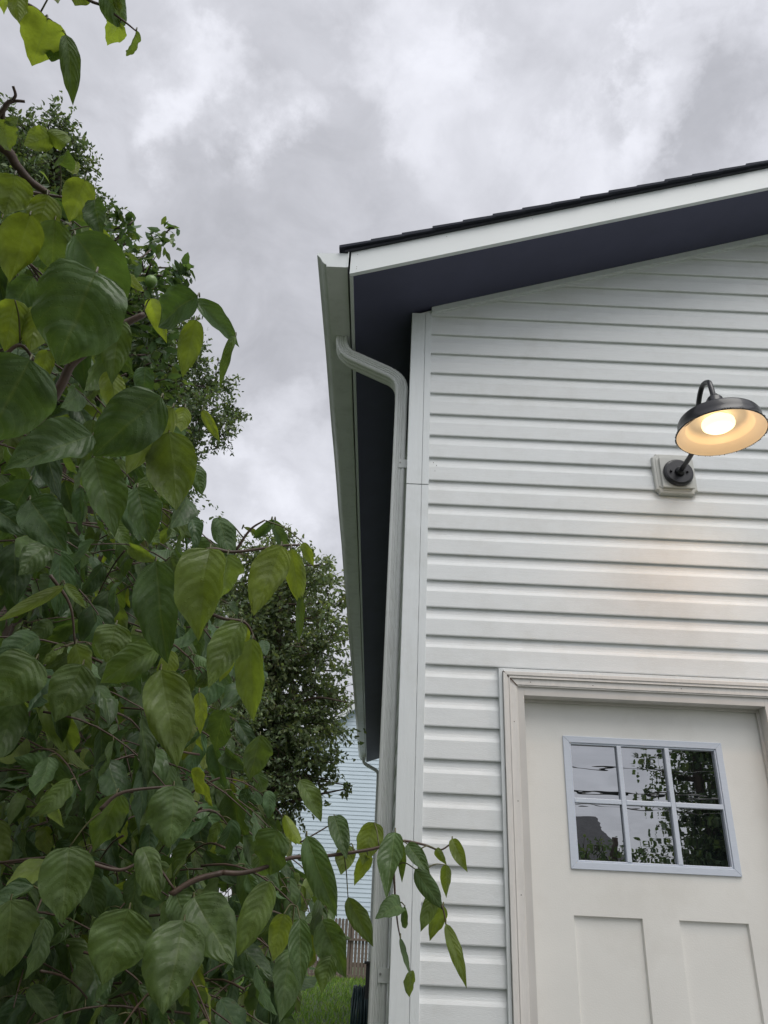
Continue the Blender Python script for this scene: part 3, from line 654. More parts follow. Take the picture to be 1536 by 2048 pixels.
def broad_leaves(B, D, Nn, Ln, Wd, curl, fold, twist, tint, name, m, parent):
    """B base, D direction, Nn normal (n,3); Ln length, Wd width (n) -> curved ovate leaves, one mesh"""
    n = len(B); D = unit(D); Sd = unit(np.cross(D, Nn)); Nn = unit(np.cross(Sd, D))
    v = np.linspace(0, 1, NV); u = np.linspace(-1, 1, NU)
    wv = np.sin(np.pi*np.clip(v, 0, 1)**.72)**.85*np.where(v > .72, 1-.35*(v-.72)/.28, 1); wv[-1] = .0; wv[0] = .05
    P = np.zeros((n, NV, NU, 3)); ang = np.zeros(n); pos = B.copy(); phase = rng.random((n, 1))*6.28
    for j in range(NV):
        if j:
            a = curl*(j/(NV-1))*1.1+.25*np.sin(phase[:, 0]+v[j]*5)*fold
            T = D*np.cos(a)[:, None]-Nn*np.sin(a)[:, None]; pos = pos+T*(Ln/(NV-1))[:, None]
        else: a = np.zeros(n); T = D
        NN = Nn*np.cos(a)[:, None]+D*np.sin(a)[:, None]
        tw = twist*v[j]; S2 = Sd*np.cos(tw)[:, None]+NN*np.sin(tw)[:, None]; N2 = NN*np.cos(tw)[:, None]-Sd*np.sin(tw)[:, None]
        for i in range(NU):
            h = Wd*.5*wv[j]; au = abs(u[i])
            f = fold*(1.0 if True else 0)
            off = S2*(h*u[i]*np.cos(f*au))[:, None]+N2*(h*au*np.sin(f)*.9)[:, None]
            rip = (.075*au**1.5*np.sin(phase[:, 0]+v[j]*13+np.sign(u[i])*1.4)+.05*au*np.sin(phase[:, 0]*3+v[j]*6-u[i]*2))*Wd*wv[j]
            P[:, j, i] = pos+off+N2*rip[:, None]+T*((-.10 if True else 0)*h*au*(1-v[j])**2*2.0)[:, None]
    cr = rng.uniform(-.10, .28, (n, 1, 1)); A = np.abs(u)[None, None, :]; U = u[None, None, :]; Vv = v[None, :, None]; ph = phase[:, :, None]
    sd_ = np.sin(Vv*np.pi)*Wd[:, None, None]
    dz = -cr*A**3*sd_+.055*sd_*np.sin(ph*2+Vv*9+U*3)*np.cos(ph+U*4-Vv*3)+.034*sd_*np.sin(Vv*26-A*6+ph)*(.4+A)
    P += dz[..., None]*Nn[:, None, None, :]
    V = P.reshape(-1, 3); base = np.arange(n)[:, None]*NV*NU; f = []
    for j in range(NV-1):
        for i in range(NU-1): f.append((j*NU+i, j*NU+i+1, (j+1)*NU+i+1, (j+1)*NU+i))
    F4 = (base[:, :, None]+np.array(f)[None]).reshape(-1, 4)
    uv = np.zeros((n, NV, NU, 2)); uv[..., 0] = (u[None, None]+1)/2; uv[..., 1] = v[None, :, None]
    return np_mesh(name, V, F4, m, parent, uv.reshape(-1, 2), np.repeat(tint, NV*NU, axis=0))
def small_leaves(B, D, Nn, Ln, Wd, tint, name, m, parent):
    n = len(B); D = unit(D); Sd = unit(np.cross(D, Nn)); Nn = unit(np.cross(Sd, D)); L_ = Ln[:, None]; W_ = Wd[:, None]*.5
    up = .25*W_
    P = np.stack([B, B+D*L_*.35+Sd*W_+Nn*up, B+D*L_*.38, B+D*L_*.35-Sd*W_+Nn*up, B+D*L_*.75+Sd*W_*.65+Nn*up*.3-Nn*L_*.06, B+D*L_-Nn*L_*.18, B+D*L_*.75-Sd*W_*.65+Nn*up*.3-Nn*L_*.06, B+D*L_*.72-Nn*L_*.05], 1)
    f = np.array([(0, 1, 2, 2), (0, 2, 3, 3), (1, 4, 7, 2), (3, 2, 7, 6), (4, 5, 7, 7), (7, 5, 6, 6)])
    quads = np.array([(1, 4, 7, 2), (2, 7, 6, 3)]); tris = np.array([(0, 1, 2), (0, 2, 3), (4, 5, 7), (7, 5, 6)])
    V = P.reshape(-1, 3); base = np.arange(n)[:, None, None]*8
    # all as triangles for a uniform mesh
    T3 = np.array([(0, 1, 2), (0, 2, 3), (4, 5, 7), (7, 5, 6), (1, 4, 7), (1, 7, 2), (2, 7, 6), (2, 6, 3)])
    return np_mesh(name, V, (base+T3[None]).reshape(-1, 3), m, parent, None, np.repeat(tint, 8, axis=0), smooth=False)
def twiggy_crown(blobs, n_tw, leaf, spacing, wr, parent, m, dens=1., twig_m='bark', droop=.1, up=.25):
    """blobs: (centre, radius). Shoots radiate through each blob and carry leaves along their length"""
    B, D = [], []; tw = MB()
    for c, r in blobs:
        c = np.array(c); k = max(3, int(n_tw*(r**2)*dens))
        for _ in range(k):
            d = rng.normal(size=3); d[2] += up; d /= np.linalg.norm(d)
            s = c+d*r*rng.uniform(.05, .75); ln = r*rng.uniform(.25, .75)*rng.choice([1, 1, 1.3]); bend = rng.normal(size=3)*.35; bend[2] -= droop
            m_ = max(3, int(ln/spacing)); ts = np.linspace(0, 1, m_)
            pts = s+np.outer(ts, d*ln)+np.outer(ts**2, bend*ln*.6)
            if rng.random() < .5: tw.tube([pts[0], pts[m_//2], pts[-1]], [.004*leaf/.04, .003*leaf/.04, .0012*leaf/.04], 3)
            for q in range(m_):
                for _r in range(2):
                    B.append(pts[q]+rng.normal(size=3)*leaf*.15); dd = d*.6+rng.normal(size=3)*.75; dd[2] -= .25; D.append(dd)
    B = np.array(B); D = np.array(D); n = len(B); Nn = rng.normal(size=(n, 3)); Nn[:, 2] += .9
    Ln = leaf*rng.uniform(.65, 1.25, n); tint = np.stack([rng.random(n), np.clip(rng.random(n)**3, 0, 1)], 1)
    o = small_leaves(B, D, Nn, Ln, Ln*wr*rng.uniform(.8, 1.15, n), tint, 'crown', m, parent)
    return o, tw, n
def pb(px, py, r, dist, jitter=.0):
    d = dist+rng.normal()*jitter; return (at(px, py, d), r*d/F)
def limbs(trunk_pts, r0, targets, parent, m='bark', tw=None, rl=.35):
    b = MB(); tp = smooth_path(trunk_pts, 4); rs = list(np.linspace(r0, r0*.35, len(tp))); b.tube(tp, rs, 10); b.build('trunk', m, parent, smooth=True)
    b = tw or MB()
    for t in targets:
        t = np.array(t); cand = [i for i in range(len(tp)//4, len(tp)) if tp[i][2] < t[2]+.1] or [len(tp)//2]
        i = min(cand, key=lambda i: np.linalg.norm(tp[i]-t)*(1+.0*i)); s = tp[i]; md = (s+t)/2+rng.normal(size=3)*.08*np.linalg.norm(t-s)+np.array([0, 0, .05])*np.linalg.norm(t-s)
        rr = rs[i]*rl; b.tube(smooth_path([s, md, t], 4), list(np.linspace(rr, rr*.25, 9)), 6)
    b.build('branch', m, parent, smooth=True)

# ---- tall fine-leaved tree behind, on the left
D1 = 9.5
t1 = thing('tree', tuple(at(60, 2000, D1)*[1, 1, 0]+[0, 0, GZ]), 'tall dark tree with tiny leaves behind the broad leaves, its outline against the sky', 'tree')
bl = [pb(*a, D1, .35) for a in ((118, 262, 42), (62, 285, 48), (150, 320, 34), (30, 330, 60), (120, 370, 62), (172, 405, 32), (60, 430, 90), (210, 440, 26), (150, 480, 60), (330, 655, 46), (385, 715, 40), (300, 700, 60), (425, 775, 42), (452, 830, 34), (440, 868, 36), (395, 830, 50), (360, 880, 50), (330, 780, 70), (240, 640, 90), (250, 800, 100), (120, 600, 130), (100, 800, 160), (230, 960, 130), (60, 1000, 150), (330, 960, 50), (150, 1150, 170), (0, 1250, 200), (300, 1250, 120), (120, 1450, 200), (280, 1550, 180), (-150, 700, 220), (-180, 1000, 240), (-60, 500, 160))]
cr_, tw_, n_ = twiggy_crown(bl, 1150, .056, .032, .5, t1, 'small_leaf'); print('tree1', n_)
g0 = t1.location; limbs([tuple(g0), at(70, 1500, D1), at(90, 1000, D1), at(100, 600, D1), at(110, 300, D1)], .16, [c for c, r in bl], t1, tw=tw_)
# ---- apple tree
D2 = 4.6
t2 = thing('apple_tree', tuple(at(150, 1900, D2)*[1, 1, 0]+[0, 0, GZ]), 'apple tree with medium oval leaves reaching out against the grey sky', 'tree')
bl = [pb(*a, D2, .2) for a in ((255, 455, 34), (230, 500, 50), (310, 490, 36), (345, 535, 26), (365, 560, 22), (290, 560, 60), (310, 640, 50), (240, 620, 70), (300, 710, 60), (320, 790, 45), (250, 760, 80), (330, 860, 40), (160, 520, 70), (120, 650, 100), (180, 900, 110), (60, 450, 70), (40, 800, 120), (250, 1000, 90), (-60, 650, 120), (100, 1150, 130), (330, 1180, 70), (350, 1330, 80))]
cr_, tw_, n_ = twiggy_crown(bl, 620, .075, .045, .48, t2, 'apple_leaf', up=.5); print('apple', n_)
g0 = t2.location; limbs([tuple(g0), at(150, 1500, D2), at(170, 1100, D2), at(190, 800, D2), at(220, 560, D2)], .09, [c for c, r in bl], t2, tw=tw_)
c = at(302, 563, D2-.35)
ap = MB().lathe([(.0001, -.030), (.012, -.031), (.026, -.022), (.032, -.004), (.031, .012), (.022, .026), (.010, .028), (.003, .022), (.0001, .021)], tuple(c), 18).tube([c+[0, 0, .02], c+[.004, 0, .04], c+[.012, .01, .065]], .0016, 5)
tag(ap.build('apple', 'fruit', origin=tuple(c), smooth=True), 'round green apple hanging among the leaves against the sky', 'apple')
# ---- pear tree by the gutter
D3 = 13.
t3 = thing('pear_tree', tuple(at(540, 1960, D3)*[1, 1, 0]+[0, 0, GZ]), 'dense green tree standing in front of the pale blue house beside the gutter', 'tree')
bl = [pb(*a, D3, .35) for a in ((545, 1085, 34), (510, 1120, 50), (580, 1110, 40), (625, 1135, 36), (655, 1170, 34), (655, 1130, 18), (600, 1180, 70), (690, 1205, 22), (660, 1230, 46), (540, 1230, 100), (690, 1270, 22), (640, 1300, 62), (690, 1340, 24), (580, 1340, 95), (665, 1390, 40), (480, 1300, 100), (695, 1405, 16), (640, 1440, 60), (560, 1450, 90), (672, 1470, 32), (600, 1530, 66), (650, 1520, 34), (530, 1560, 80), (632, 1560, 34), (590, 1600, 42), (470, 1450, 110), (440, 1180, 70), (560, 1650, 40), (660, 1560, 18), (690, 1578, 15), (705, 1572, 10), (480, 1620, 90), (420, 1350, 100), (400, 1550, 110), (575, 1060, 14), (450, 1110, 40))]
cr_, tw_, n_ = twiggy_crown(bl, 360, .090, .055, .52, t3, 'pear_leaf', up=.3); print('pear', n_)
g0 = t3.location; limbs([tuple(g0), at(540, 1750, D3), at(545, 1500, D3), at(555, 1300, D3), at(560, 1120, D3)], .15, [c for c, r in bl], t3, tw=tw_)

# ------------------------------------------------------------------ the broad-leaved tree in front
ft_base = at(-260, 1800, 2.6)*[1, 1, 0]+[0, 0, GZ]
ft = thing('broad_leaved_tree', tuple(ft_base), 'wet broad leaved tree in the left foreground with large veined drooping leaves', 'tree')
HAND = [  # base px, tip px, width px, distance, yellowness, turn of the face (0 faces us, 1 shows its back), curl
 (28,-30,40,46,34,1.1,.8,.6,.2),(95,38,66,127,80,1.15,.85,.9,.3),(118,62,104,118,50,1.2,.2,.1,.6),(132,70,146,202,34,1.15,.25,.2,.5),(205,-15,248,48,50,1.3,.15,.2,.6),(240,45,216,88,38,1.3,.7,.6,.5),(272,60,256,108,24,1.3,.4,.4,.9),(112,-30,116,8,28,1.2,.8,.9,0),(165,-30,150,10,40,1.3,.8,.9,.3),(232,-5,238,25,14,1.3,.9,.5,.6),(0,-20,8,30,26,1.2,.8,.8,.3),
 (192,545,118,722,178,.75,.12,.05,.3),(150,470,238,612,115,.95,.1,.1,.5),(60,720,-30,885,150,.8,.1,.1,.3),(395,592,318,650,80,1.0,.05,.1,.5),(392,640,366,752,52,1.05,.75,.85,.2),(388,600,475,688,44,1.05,.1,.1,.5),(470,672,440,768,26,1.05,.3,.5,.7),(300,598,332,682,36,1.1,.9,.7,.4),(246,548,288,582,22,1.2,.9,.5,.3),
 (322,795,195,905,118,.9,.12,.05,.5),(345,815,255,945,80,.95,.75,.8,.3),(185,870,15,940,92,.9,.12,.1,.4),(338,865,352,1015,100,.95,.55,.7,.3),(188,915,226,1065,84,.95,.2,.2,.4),(388,930,404,988,38,1.2,.2,.3,.3),(275,975,298,1085,74,1.05,.12,.2,.3),(436,1035,462,1118,52,1.1,.1,.2,.4),(548,1040,508,1075,26,1.2,.1,.1,.8),(545,1040,568,1100,34,1.2,.15,.2,.6),(488,1055,520,1075,12,1.2,.8,.4,.2),
 (420,1098,396,1275,112,.85,.6,.12,.3),(455,1110,440,1200,70,1.0,.45,.2,.4),(312,1122,335,1315,102,.9,.12,.1,.4),(562,1092,508,1228,84,.95,.85,.4,.2),(582,1098,600,1205,44,.98,.8,.2,.4),(602,1190,597,1285,20,1.0,.35,.3,.2),(606,1085,626,1130,22,1.1,.8,.5,.5),(482,1245,418,1368,72,.95,.45,.3,.3),(488,1248,478,1312,32,1.05,.9,.8,.2),(505,1278,505,1435,62,.95,.6,.25,.4),(462,1308,440,1362,26,1.1,.9,.7,.3),
 (322,1340,352,1525,108,.82,.55,.10,.3),(398,1385,402,1468,34,1.0,.95,.8,.2),(72,1318,-20,1410,104,.95,.3,.2,.2),(165,1330,112,1440,84,.95,.3,.3,.2),(152,1288,172,1368,48,1.0,.6,.3,.4),(128,1172,0,1240,26,1.0,.8,.6,.5),(130,1168,170,1215,22,1.0,.5,.3,.3),(232,1250,212,1322,70,1.0,.4,.4,.3),(318,1295,205,1362,72,.95,.3,.2,.4),(95,1085,40,1150,62,1.1,.2,.3,.3),(60,1000,130,1100,90,1.0,.05,.1,.3),(-20,1010,60,1070,60,1.1,.05,.1,.3),
 (238,1585,188,1700,66,1.15,.3,.2,.2),(348,1572,336,1692,96,1.05,.25,.08,.25),(285,1695,322,1795,52,1.25,.3,.3,.3),(368,1842,326,2025,114,.98,.3,.08,.2),(258,1818,206,1965,112,1.0,.3,.1,.2),(388,1795,462,1925,98,1.05,.25,.15,.3),(138,1695,124,1845,92,1.1,.3,.2,.15),(22,1800,10,1952,92,1.1,.35,.2,.2),(308,1725,318,1800,58,1.3,.3,.2,.3),(350,1782,375,1855,62,1.3,.2,.2,.3),(555,1660,538,1748,84,1.25,.2,.15,.3),(568,1828,546,1922,46,1.25,.85,.8,.1),
 (668,1632,692,1712,50,1.3,.15,.15,.4),(698,1690,682,1748,44,1.3,.7,.7,.2),(748,1645,726,1728,58,1.3,.75,.8,.2),(790,1665,774,1792,56,1.15,.15,.25,.3),(736,1712,712,1765,34,1.3,.75,.7,.4),(806,1688,804,1762,20,1.2,.3,.5,.3),(815,1688,858,1748,38,1.2,.15,.2,.5),(830,1738,884,1815,42,1.2,.15,.3,.4),(614,1672,672,1830,58,1.1,.15,.15,.35),(872,1698,892,1728,18,1.25,.7,.6,.4),(904,1678,934,1742,30,1.25,.75,.5,.2),(892,1730,893,1796,26,1.25,.6,.6,.2),(870,1786,842,1862,34,1.25,.45,.4,.2),(888,1813,860,1882,34,1.25,.6,.7,.2),(892,1848,931,1972,30,1.2,.7,.4,.3),
 (802,1812,757,1832,48,1.2,.15,.4,.9),(810,1812,812,1852,18,1.2,.1,.3,.6),(800,1876,820,1950,14,1.2,.1,.3,.1),(820,1942,818,1992,26,1.2,.5,.7,.1),(696,1795,744,1890,48,1.3,.4,.3,.3),(662,1912,644,1985,48,1.4,.35,.2,.2),(600,1838,602,1975,46,1.25,.15,.2,.2),(645,1840,690,1950,60,1.4,.2,.3,.3),(580,1900,560,2040,60,1.3,.2,.2,.2),
 (60,430,20,560,80,1.1,.75,.6,.3),(95,390,75,470,60,1.2,.8,.8,.2),(110,440,105,540,66,1.15,.3,.2,.4),(150,390,180,440,50,1.3,.4,.3,.5),(170,360,140,440,56,1.2,.8,.7,.3),(30,350,10,430,70,1.1,.7,.7,.2),(120,330,135,300,40,1.3,.2,.2,.3),(105,270,50,290,44,1.3,.75,.7,.2),(95,262,130,285,36,1.3,.6,.6,.5),(140,320,155,350,26,1.4,.9,.7,.2),(-5,240,22,300,44,1.1,.6,.5,.5),(10,245,36,238,16,1.1,.5,.3,.5),(190,400,200,470,50,1.2,.1,.1,.5),(200,455,190,500,40,1.3,.7,.6,.3),
 (30,600,10,700,70,1.0,.85,.8,.2),(75,610,60,700,60,1.0,.8,.7,.2),(95,700,80,760,40,.95,.7,.6,.4),(240,640,225,760,60,1.1,.3,.3,.4),(220,740,235,830,50,1.1,.85,.8,.2),(60,960,-10,1080,80,1.1,.05,.1,.4),
 (370,815,362,860,40,1.25,.9,.6,.6),(405,820,438,880,24,1.25,.95,.6,.4),(425,1180,380,1230,50,1.1,.3,.3,.3),(520,1470,500,1560,60,1.4,.3,.3,.3),(450,1420,430,1500,56,1.3,.2,.2,.3),(600,1560,640,1640,40,1.7,.4,.5,.4)]
B, D, NN, LN, WD, CU, FO, TI = [], [], [], [], [], [], [], []
stems = MB(); twigs = MB()
for (x0, y0, x1, y1, wpx, dist, yel, back, cur) in HAND:
    a = at(x0, y0, dist); tilt = rng.uniform(-.03, .05); e = at(x1, y1, dist*(1+tilt)); d = e-a; ln = np.linalg.norm(d)
    view = unit(a-CAM); n = -view+RT*rng.normal()*.22+np.array([0, 0, .35]); 
    if back > .5: n = -n+np.array([0, 0, .3])
    B.append(a); D.append(d + (0 if cur < .01 else 0)); NN.append(n); k_ = 1+.18*cur; LN.append(ln*k_); WD.append(wpx*dist/F*(1.03 if x0 < 655 else .90)); CU.append(cur*.9); FO.append(.25+.3*rng.random()+.25*cur); TI.append((rng.uniform(.35, .7), yel))
    # rotate start so that the chord still meets the tip after the curl
    ax = unit(np.array(n)); dd = unit(d); nn_ = unit(np.cross(np.cross(dd, ax), dd)); D[-1] = dd*math.cos(cur*.5)+nn_*math.sin(cur*.5)
NH = len(B)
EDGE = np.array([(0, -400), (300, -400), (330, 60), (400, 130), (430, 190), (520, 235), (600, 255), (680, 240), (760, 335), (880, 375), (960, 392), (1010, 380), (1060, 440), (1130, 500), (1200, 540), (1290, 535), (1420, 545), (1500, 530), (1560, 560), (1640, 590), (1700, 625), (1760, 650), (1850, 695), (1900, 700), (1950, 650), (2000, 610), (2300, 590)], float)
def outside(p):
    d = p-CAM; z = d@FW
    if z < .2: return False
    x, y = 768+F*(d@RT)/z, 1024-F*(d@UP)/z
    return x > np.interp(y, EDGE[:, 0], EDGE[:, 1]) if y < 2400 else False
def leafy_fill(poly, n, d0, d1, size, py0=None, shade=0):
    poly = np.array(poly, float); x0, y0 = poly.min(0); x1, y1 = poly.max(0); c = 0
    while c < n:
        # a shoot carrying several leaves
        px, py = rng.uniform(x0, x1), rng.uniform(y0, y1)
        j = len(poly)-1; ins = False
        for i in range(len(poly)):
            if (poly[i, 1] > py) != (poly[j, 1] > py) and px < (poly[j, 0]-poly[i, 0])*(py-poly[i, 1])/(poly[j, 1]-poly[i, 1])+poly[i, 0]: ins = not ins
            j = i
        if not ins: continue
        ds = rng.uniform(d0, d1); s = at(px, py, ds); dr = rng.normal(size=3); dr[2] = -abs(dr[2])*.4+.15; dr[0] += .4; dr = unit(dr); L_ = rng.uniform(.12, .25); k = rng.integers(3, 6)
        pts = [s+dr*L_*t+np.array([0, 0, -.35*L_*t*t]) for t in np.linspace(-.4, 1, 5)]
        if not outside(pts[-1]): twigs.tube(smooth_path(pts, 2), list(np.linspace(.0022, .0010, 9)), 5)
        for q in range(k):
            t = (q+.5)/k; p = s+dr*L_*t+np.array([0, 0, -.35*L_*t*t]); sd = np.cross(dr, [0, 0, 1])*(1 if q % 2 else -1)
            d = sd*.45+dr*.3+rng.normal(size=3)*.28+np.array([0, 0, -.85]); d = unit(d); a = p+unit(sd+dr*.4+rng.normal(size=3)*.3)*.018
            if outside(a) or outside(a+d*size*1.05): c += .25; continue
            outw = unit(CAM+np.array([.4, -.6, 1.2])-a); n_ = outw*.7+np.cross(d, rng.normal(size=3))*.7
            B.append(a); D.append(d); NN.append(n_); l = size*rng.uniform(.45, 1.15); LN.append(l); WD.append(l*rng.uniform(.40, .64)); CU.append(rng.uniform(-.2, 1.3)); FO.append(rng.uniform(.1, .9)); TI.append((rng.uniform(.1, .9), float(np.clip(rng.beta(.9, 4.2) if rng.random() > .04 else rng.uniform(.6, 1), 0, 1))))
            stems.tube([p, (p+a)/2+np.array([0, 0, .002]), a], .0011, 4); c += 1
PA_ = [(-60, 330), (60, 330), (130, 400), (170, 430), (215, 520), (240, 600), (225, 680), (290, 760), (330, 880), (350, 960), (350, 1060), (430, 1130), (440, 1200), (400, 1290), (420, 1420), (450, 1520), (480, 1640), (560, 1780), (570, 1900), (540, 2100), (-60, 2100)]
leafy_fill(PA_, 760, 1.35, 2.0, .105)
PB_ = [(-60, 380), (100, 420), (180, 560), (240, 760), (330, 940), (370, 1100), (430, 1160), (470, 1330), (460, 1450), (520, 1560), (570, 1700), (640, 1770), (650, 1830), (570, 1950), (550, 2100), (-60, 2100)]
leafy_fill(PB_, 1500, 2.0, 2.9, .110)
PC_ = [(-100, 800), (200, 900), (330, 1100), (400, 1250), (430, 1500), (520, 1650), (600, 1800), (600, 1850), (540, 2200), (-100, 2200)]
leafy_fill(PC_, 1500, 2.9, 4.3, .13)
leafy_fill([(-900, 200), (-60, 200), (-60, 2300), (-900, 2300)], 900, 1.6, 3.4, .12)      # the crown goes on outside the frame
for _ in range(1500):  # unseen leaves left of the camera, added to block light from the lower crown
    a = np.array([rng.uniform(-2.2, -.75), rng.uniform(-4.6, -1.6), rng.uniform(-.4, 1.5)]); d = unit(rng.normal(size=3)*.5+np.array([0, 0, -.8]))
    B.append(a); D.append(d); NN.append(rng.normal(size=3)+np.array([.3, -.6, .6])); l = .13*rng.uniform(.7, 1.3); LN.append(l); WD.append(l*.62); CU.append(rng.uniform(0, .7)); FO.append(.3); TI.append((rng.random()*.6, .1*rng.random()))
for _ in range(2200):  # denser unseen leaves below eye level, added to deepen shade at lower left
    a = np.array([rng.uniform(-1.9, -.30), rng.uniform(-4.6, -2.72), rng.uniform(-.55, 1.05)]); d = unit(rng.normal(size=3)*.5+np.array([0, 0, -.8]))
    B.append(a); D.append(d); NN.append(rng.normal(size=3)+np.array([.3, -.6, .6])); l = .13*rng.uniform(.7, 1.3); LN.append(l); WD.append(l*.62); CU.append(rng.uniform(0, .7)); FO.append(.3); TI.append((rng.random()*.6, .1*rng.random()))
for _ in range(1300):                                    # unseen boughs overhead, suggested by the hanging shoots, added to shade the lower leaves
    a = np.array([rng.uniform(-1.9, -.25), rng.uniform(-4.4, -2.75), rng.uniform(1.2, 2.6)]); q_ = a-CAM; z_ = q_@FW
    if z_ > .05:
        x_, y_ = 768+F*(q_@RT)/z_, 1024-F*(q_@UP)/z_
        if x_ > -160 and y_ > -160: continue
    d = unit(rng.normal(size=3)*.5+np.array([0, 0, -.8]))
    if z_ > .05 and (a+d*.16-CAM)@FW > .02:
        q_ = a+d*.16-CAM; z2 = q_@FW
        if 768+F*(q_@RT)/z2 > -160 and 1024-F*(q_@UP)/z2 > -160: continue
    B.append(a); D.append(d); NN.append(rng.normal(size=3)+np.array([.3, -.4, .8])); l = .13*rng.uniform(.7, 1.3); LN.append(l); WD.append(l*.62); CU.append(rng.uniform(0, .7)); FO.append(.3); TI.append((rng.random()*.6, .1*rng.random()))
B, D, NN, LN, WD, CU, FO, TI = map(np.array, (B, D, NN, LN, WD, CU, FO, TI)); print('broad leaves', len(B))
broad_leaves(B, D, NN, LN, WD, CU, FO, rng.normal(size=len(B))*.35, TI, 'crown', 'leaf', ft)
def P(*l, d=1.2): return [at(x, y, d if len(a_) < 1 else a_[0]) for x, y, *a_ in l]
for pts, r0, r1 in ((P((-150, 230), (0, 292), (32, 330), (60, 362), (98, 388), d=1.25), .008, .0045), (P((-60, 380), (5, 380), (60, 385), (135, 396), d=1.3), .004, .002),
                    (P((-20, 250), (5, 222), (16, 206), (25, 200)), .004, .0022), (P((16, 206), (32, 202), (50, 203)), .0022, .0018), (P((25, 200), (31, 190), (26, 172)), .0022, .0018), (P((5, 250), (8, 215), (16, 204)), .0026, .0022),
                    (P((105, 800), (125, 765), (142, 730), (172, 706), (196, 700), d=.98), .0062, .0045), (P((70, 850), (98, 812), (108, 790), d=1.0), .006, .006), (P((215, 670), (245, 650), (290, 628), d=1.1), .007, .004),
                    (P((445, 1745), (480, 1746), (520, 1738), (580, 1716), (650, 1712), (745, 1698), (800, 1682), (850, 1690), (880, 1700), (905, 1685), d=1.28), .0040, .0011), (P((340, 1790), (390, 1760), (446, 1745), d=1.3), .0046, .0042),
                    (P((828, 1690), (845, 1758), (870, 1790), (885, 1815), (892, 1848), d=1.24), .0022, .001), (P((785, 1690), (790, 1790), (795, 1845), (801, 1878), d=1.22), .002, .0008),
                    (P((380, 1110), (425, 1098), (470, 1104), (560, 1092), (600, 1090), d=1.05), .003, .0014), (P((470, 1104), (500, 1060), (530, 1040), d=1.1), .0022, .0012), (P((360, 1200), (440, 1235), (490, 1245), (510, 1280), d=1.05), .003, .0014),
                    (P((-40, -30), (62, 12), (95, 40), d=1.18), .003, .0012), (P((60, 12), (85, 30), d=1.2), .002, .001), (P((120, -40), (178, 0), (205, 12), (250, 44), (272, 62), d=1.3), .0026, .001),
                    (P((100, 1150), (140, 1210), (150, 1290), d=1.05), .0026, .0012), (P((0, 720), (40, 690), (70, 730), (72, 790), d=1.0), .0024, .0016), (P((200, 1620), (245, 1585), (345, 1572), d=1.1), .003, .0016),
                    (P((160, 1720), (240, 1740), (300, 1720), (350, 1780), d=1.3), .003, .0016), (P((600, 1685), (640, 1662), (668, 1645), d=1.3), .0014, .001)):
    p_ = smooth_path(pts, 5); twigs.tube(p_, list(np.linspace(r0, r1, len(p_))), 8)
limb = MB()
for x, y, d in ((60, 420, 2.6), (180, 760, 2.7), (250, 1000, 2.8), (300, 1250, 2.9), (330, 1500, 3.0), (380, 1780, 2.9), (150, 1900, 2.8), (-200, 300, 1.6), (-200, 0, 1.4), (430, 1880, 3.0)):
    t = at(x, y, d); s = np.array(ft_base)+[0, 0, .8+.5*max(0, (1800-y)/900)]; md = (s+t)/2+np.array([0, .15, .1])
    limb.tube(smooth_path([s, md, t], 5), list(np.linspace(.020, .005, 11)), 8)
limb.build('limb', 'bark', ft, smooth=True)
MB().tube(smooth_path([ft_base, ft_base+[.05, 0, .8], ft_base+[.0, .05, 1.6], ft_base+[.1, .1, 2.6]], 5), list(np.linspace(.07, .03, 16)), 12).build('trunk', 'bark', ft, smooth=True)
NODES = np.array(twigs.v)
for i in range(NH):
    a = B[i]; dist_ = np.linalg.norm(NODES-a, axis=1)+.35*np.abs((NODES-a)@unit(a-CAM)); k_ = int(np.argmin(dist_)); q = NODES[k_]
    if dist_[k_] > .07: q = a-unit(D[i])*.004+unit(a-CAM)*.05-np.array([0, 0, .004])
    stems.tube(smooth_path([q, (q+a)/2+np.array([0, 0, .006]), a], 4), list(np.linspace(.0012, .0008, 9)), 5)
twigs.build('branch', 'twig', ft, smooth=True); stems.build('leaf_stalk', 'stem', ft, smooth=True)

# ------------------------------------------------------------------ lawn blades
n = 26000; x = rng.uniform(-4.5, .2, n); y = rng.uniform(6, 18.6, n); Bg = np.stack([x, y, np.full(n, GZ)], 1)
Dg = rng.normal(size=(n, 3))*.45; Dg[:, 2] = 1; Ng = rng.normal(size=(n, 3)); l = rng.uniform(.04, .11, n)
go = small_leaves(Bg, Dg, Ng, l, l*.16, np.stack([rng.random(n), rng.random(n)**1.5], 1), 'grass', 'grassblade', None); tag(go, kind='stuff')

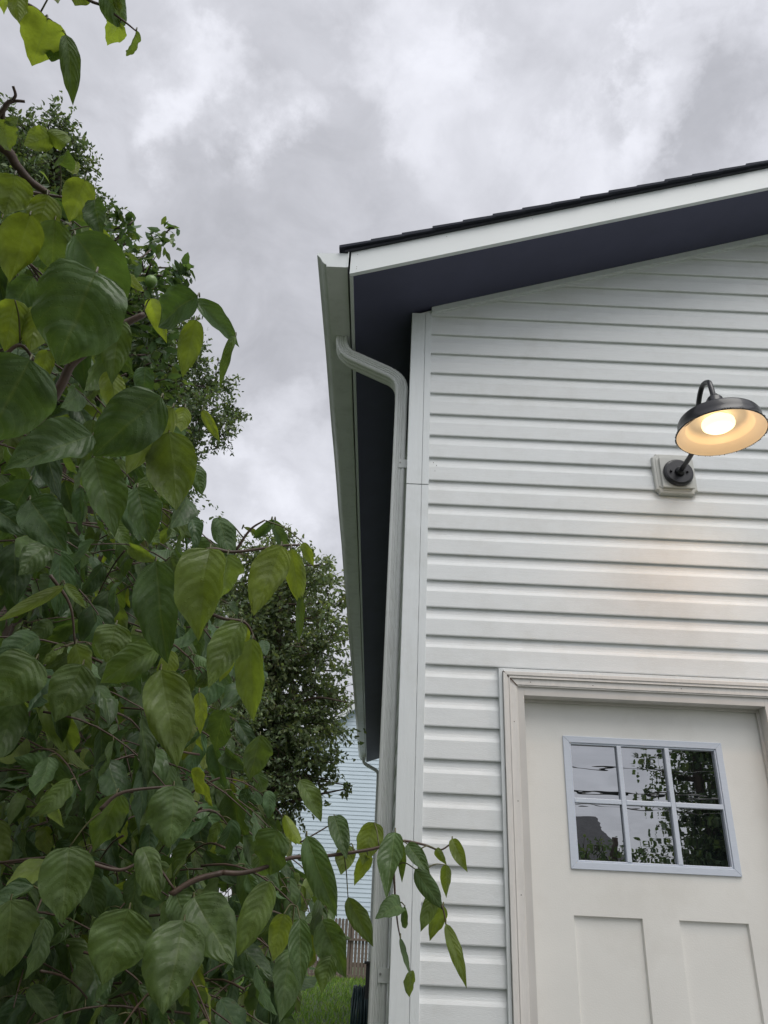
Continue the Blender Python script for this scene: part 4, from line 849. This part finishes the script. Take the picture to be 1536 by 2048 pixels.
# ------------------------------------------------------------------ what the door glass mirrors: trees, a roof and wires across the street
def far_tree(x, y, h, blobs, label, leaf=.16, ntw=30):
    t = thing('street_tree', (x, y, GZ), label, 'tree', 'trees across from the door')
    bl = [((x+a, y+b_, c), r) for a, b_, c, r in blobs]
    cr_, tw_, n_ = twiggy_crown(bl, ntw, leaf, .12, .55, t, 'small_leaf')
    limbs([(x, y, GZ), (x+.1, y, h*.4), (x-.1, y, h*.7), (x, y, h)], .22, [c for c, r in bl], t, tw=tw_)
far_tree(8.7, -18, 6.2, [(0, 0, 5.2, .9), (.7, 0, 4.4, 1.1), (-.9, 0, 4.3, .6), (-.3, 0, 3.4, .8), (.5, 0, 3.0, 1.3), (1.2, 0, 2.6, 1.4), (-.3, 0, 2.2, 1.1), (1.8, 0, 3.5, 1.2), (1.6, 0, 5.2, 1.0), (0, 0, .8, 1.4), (1.6, 0, 1, 1.4), (.8, 0, 6.2, .8), (-1.5, 0, 4.7, .35), (-1.6, 0, 3.9, .3)], 'tall ragged tree across from the house, mirrored dark in the right panes of the door', ntw=120)
far_tree(6.5, -19, 2.9, [(0, 0, 2.1, .8), (-.9, 0, 2.0, .8), (.8, 0, 1.9, .8), (-1.8, 0, 2.1, .8), (-2.6, 0, 2.0, .7), (0, 0, .8, 1.1), (-1.6, 0, .4, 1.0), (1.4, 0, .8, 1)], 'low bushy tree across from the house, mirrored at the foot of the left panes', ntw=90)
b = MB()
oh = thing('far_house', (2, -26, GZ), 'low house with a dark roof mirrored faintly in the lower left pane of the door', 'house')
MB().box(-4, 8, -32, -24, GZ, 2.2).build('wall', 'siding', oh)
b.add([(-4.5, -23.5, 2.1), (8.5, -23.5, 2.1), (8.5, -32.5, 2.1), (-4.5, -32.5, 2.1), (-4.5, -28, 4.3), (8.5, -28, 4.3)], [(0, 1, 5, 4), (2, 3, 4, 5), (1, 2, 5), (3, 0, 4), (0, 3, 2, 1)]); b.build('roof', 'roofgrey', oh)
pole = thing('utility_pole', (14, -13, GZ), 'wooden utility pole carrying wires across from the house', 'utility pole')
MB().tube([(14, -13, GZ), (14, -13, 7.5)], [.14, .10], 12).build('pole', 'fence', pole); MB().box(13.2, 14.8, -13.06, -12.94, 6.6, 6.72).build('cross_arm', 'fence', pole)
for i, (z0, z1, r_) in enumerate(((4.6, 5.0, .035), (4.1, 3.9, .022), (3.75, 3.5, .028), (3.35, 3.4, .018))):
    pts = [(x_, -13-.1*i, z0+(z1-z0)*(x_+10)/34-.35*math.sin(math.pi*(x_+10)/34)+(.12 if i == 1 else 0)*x_*.2) for x_ in np.linspace(-10, 24, 20)]
    ww = MB().tube(pts, r_*.6, 5).build('overhead_wire', 'cable', origin=pts[10])
    tag(ww, ['thick top wire strung over the street, mirrored in the upper panes', 'second wire down over the street, mirrored in the upper panes', 'third wire down over the street, mirrored near the muntin', 'lowest thin wire over the street, mirrored in the panes'][i], 'wire', 'wires over the street')
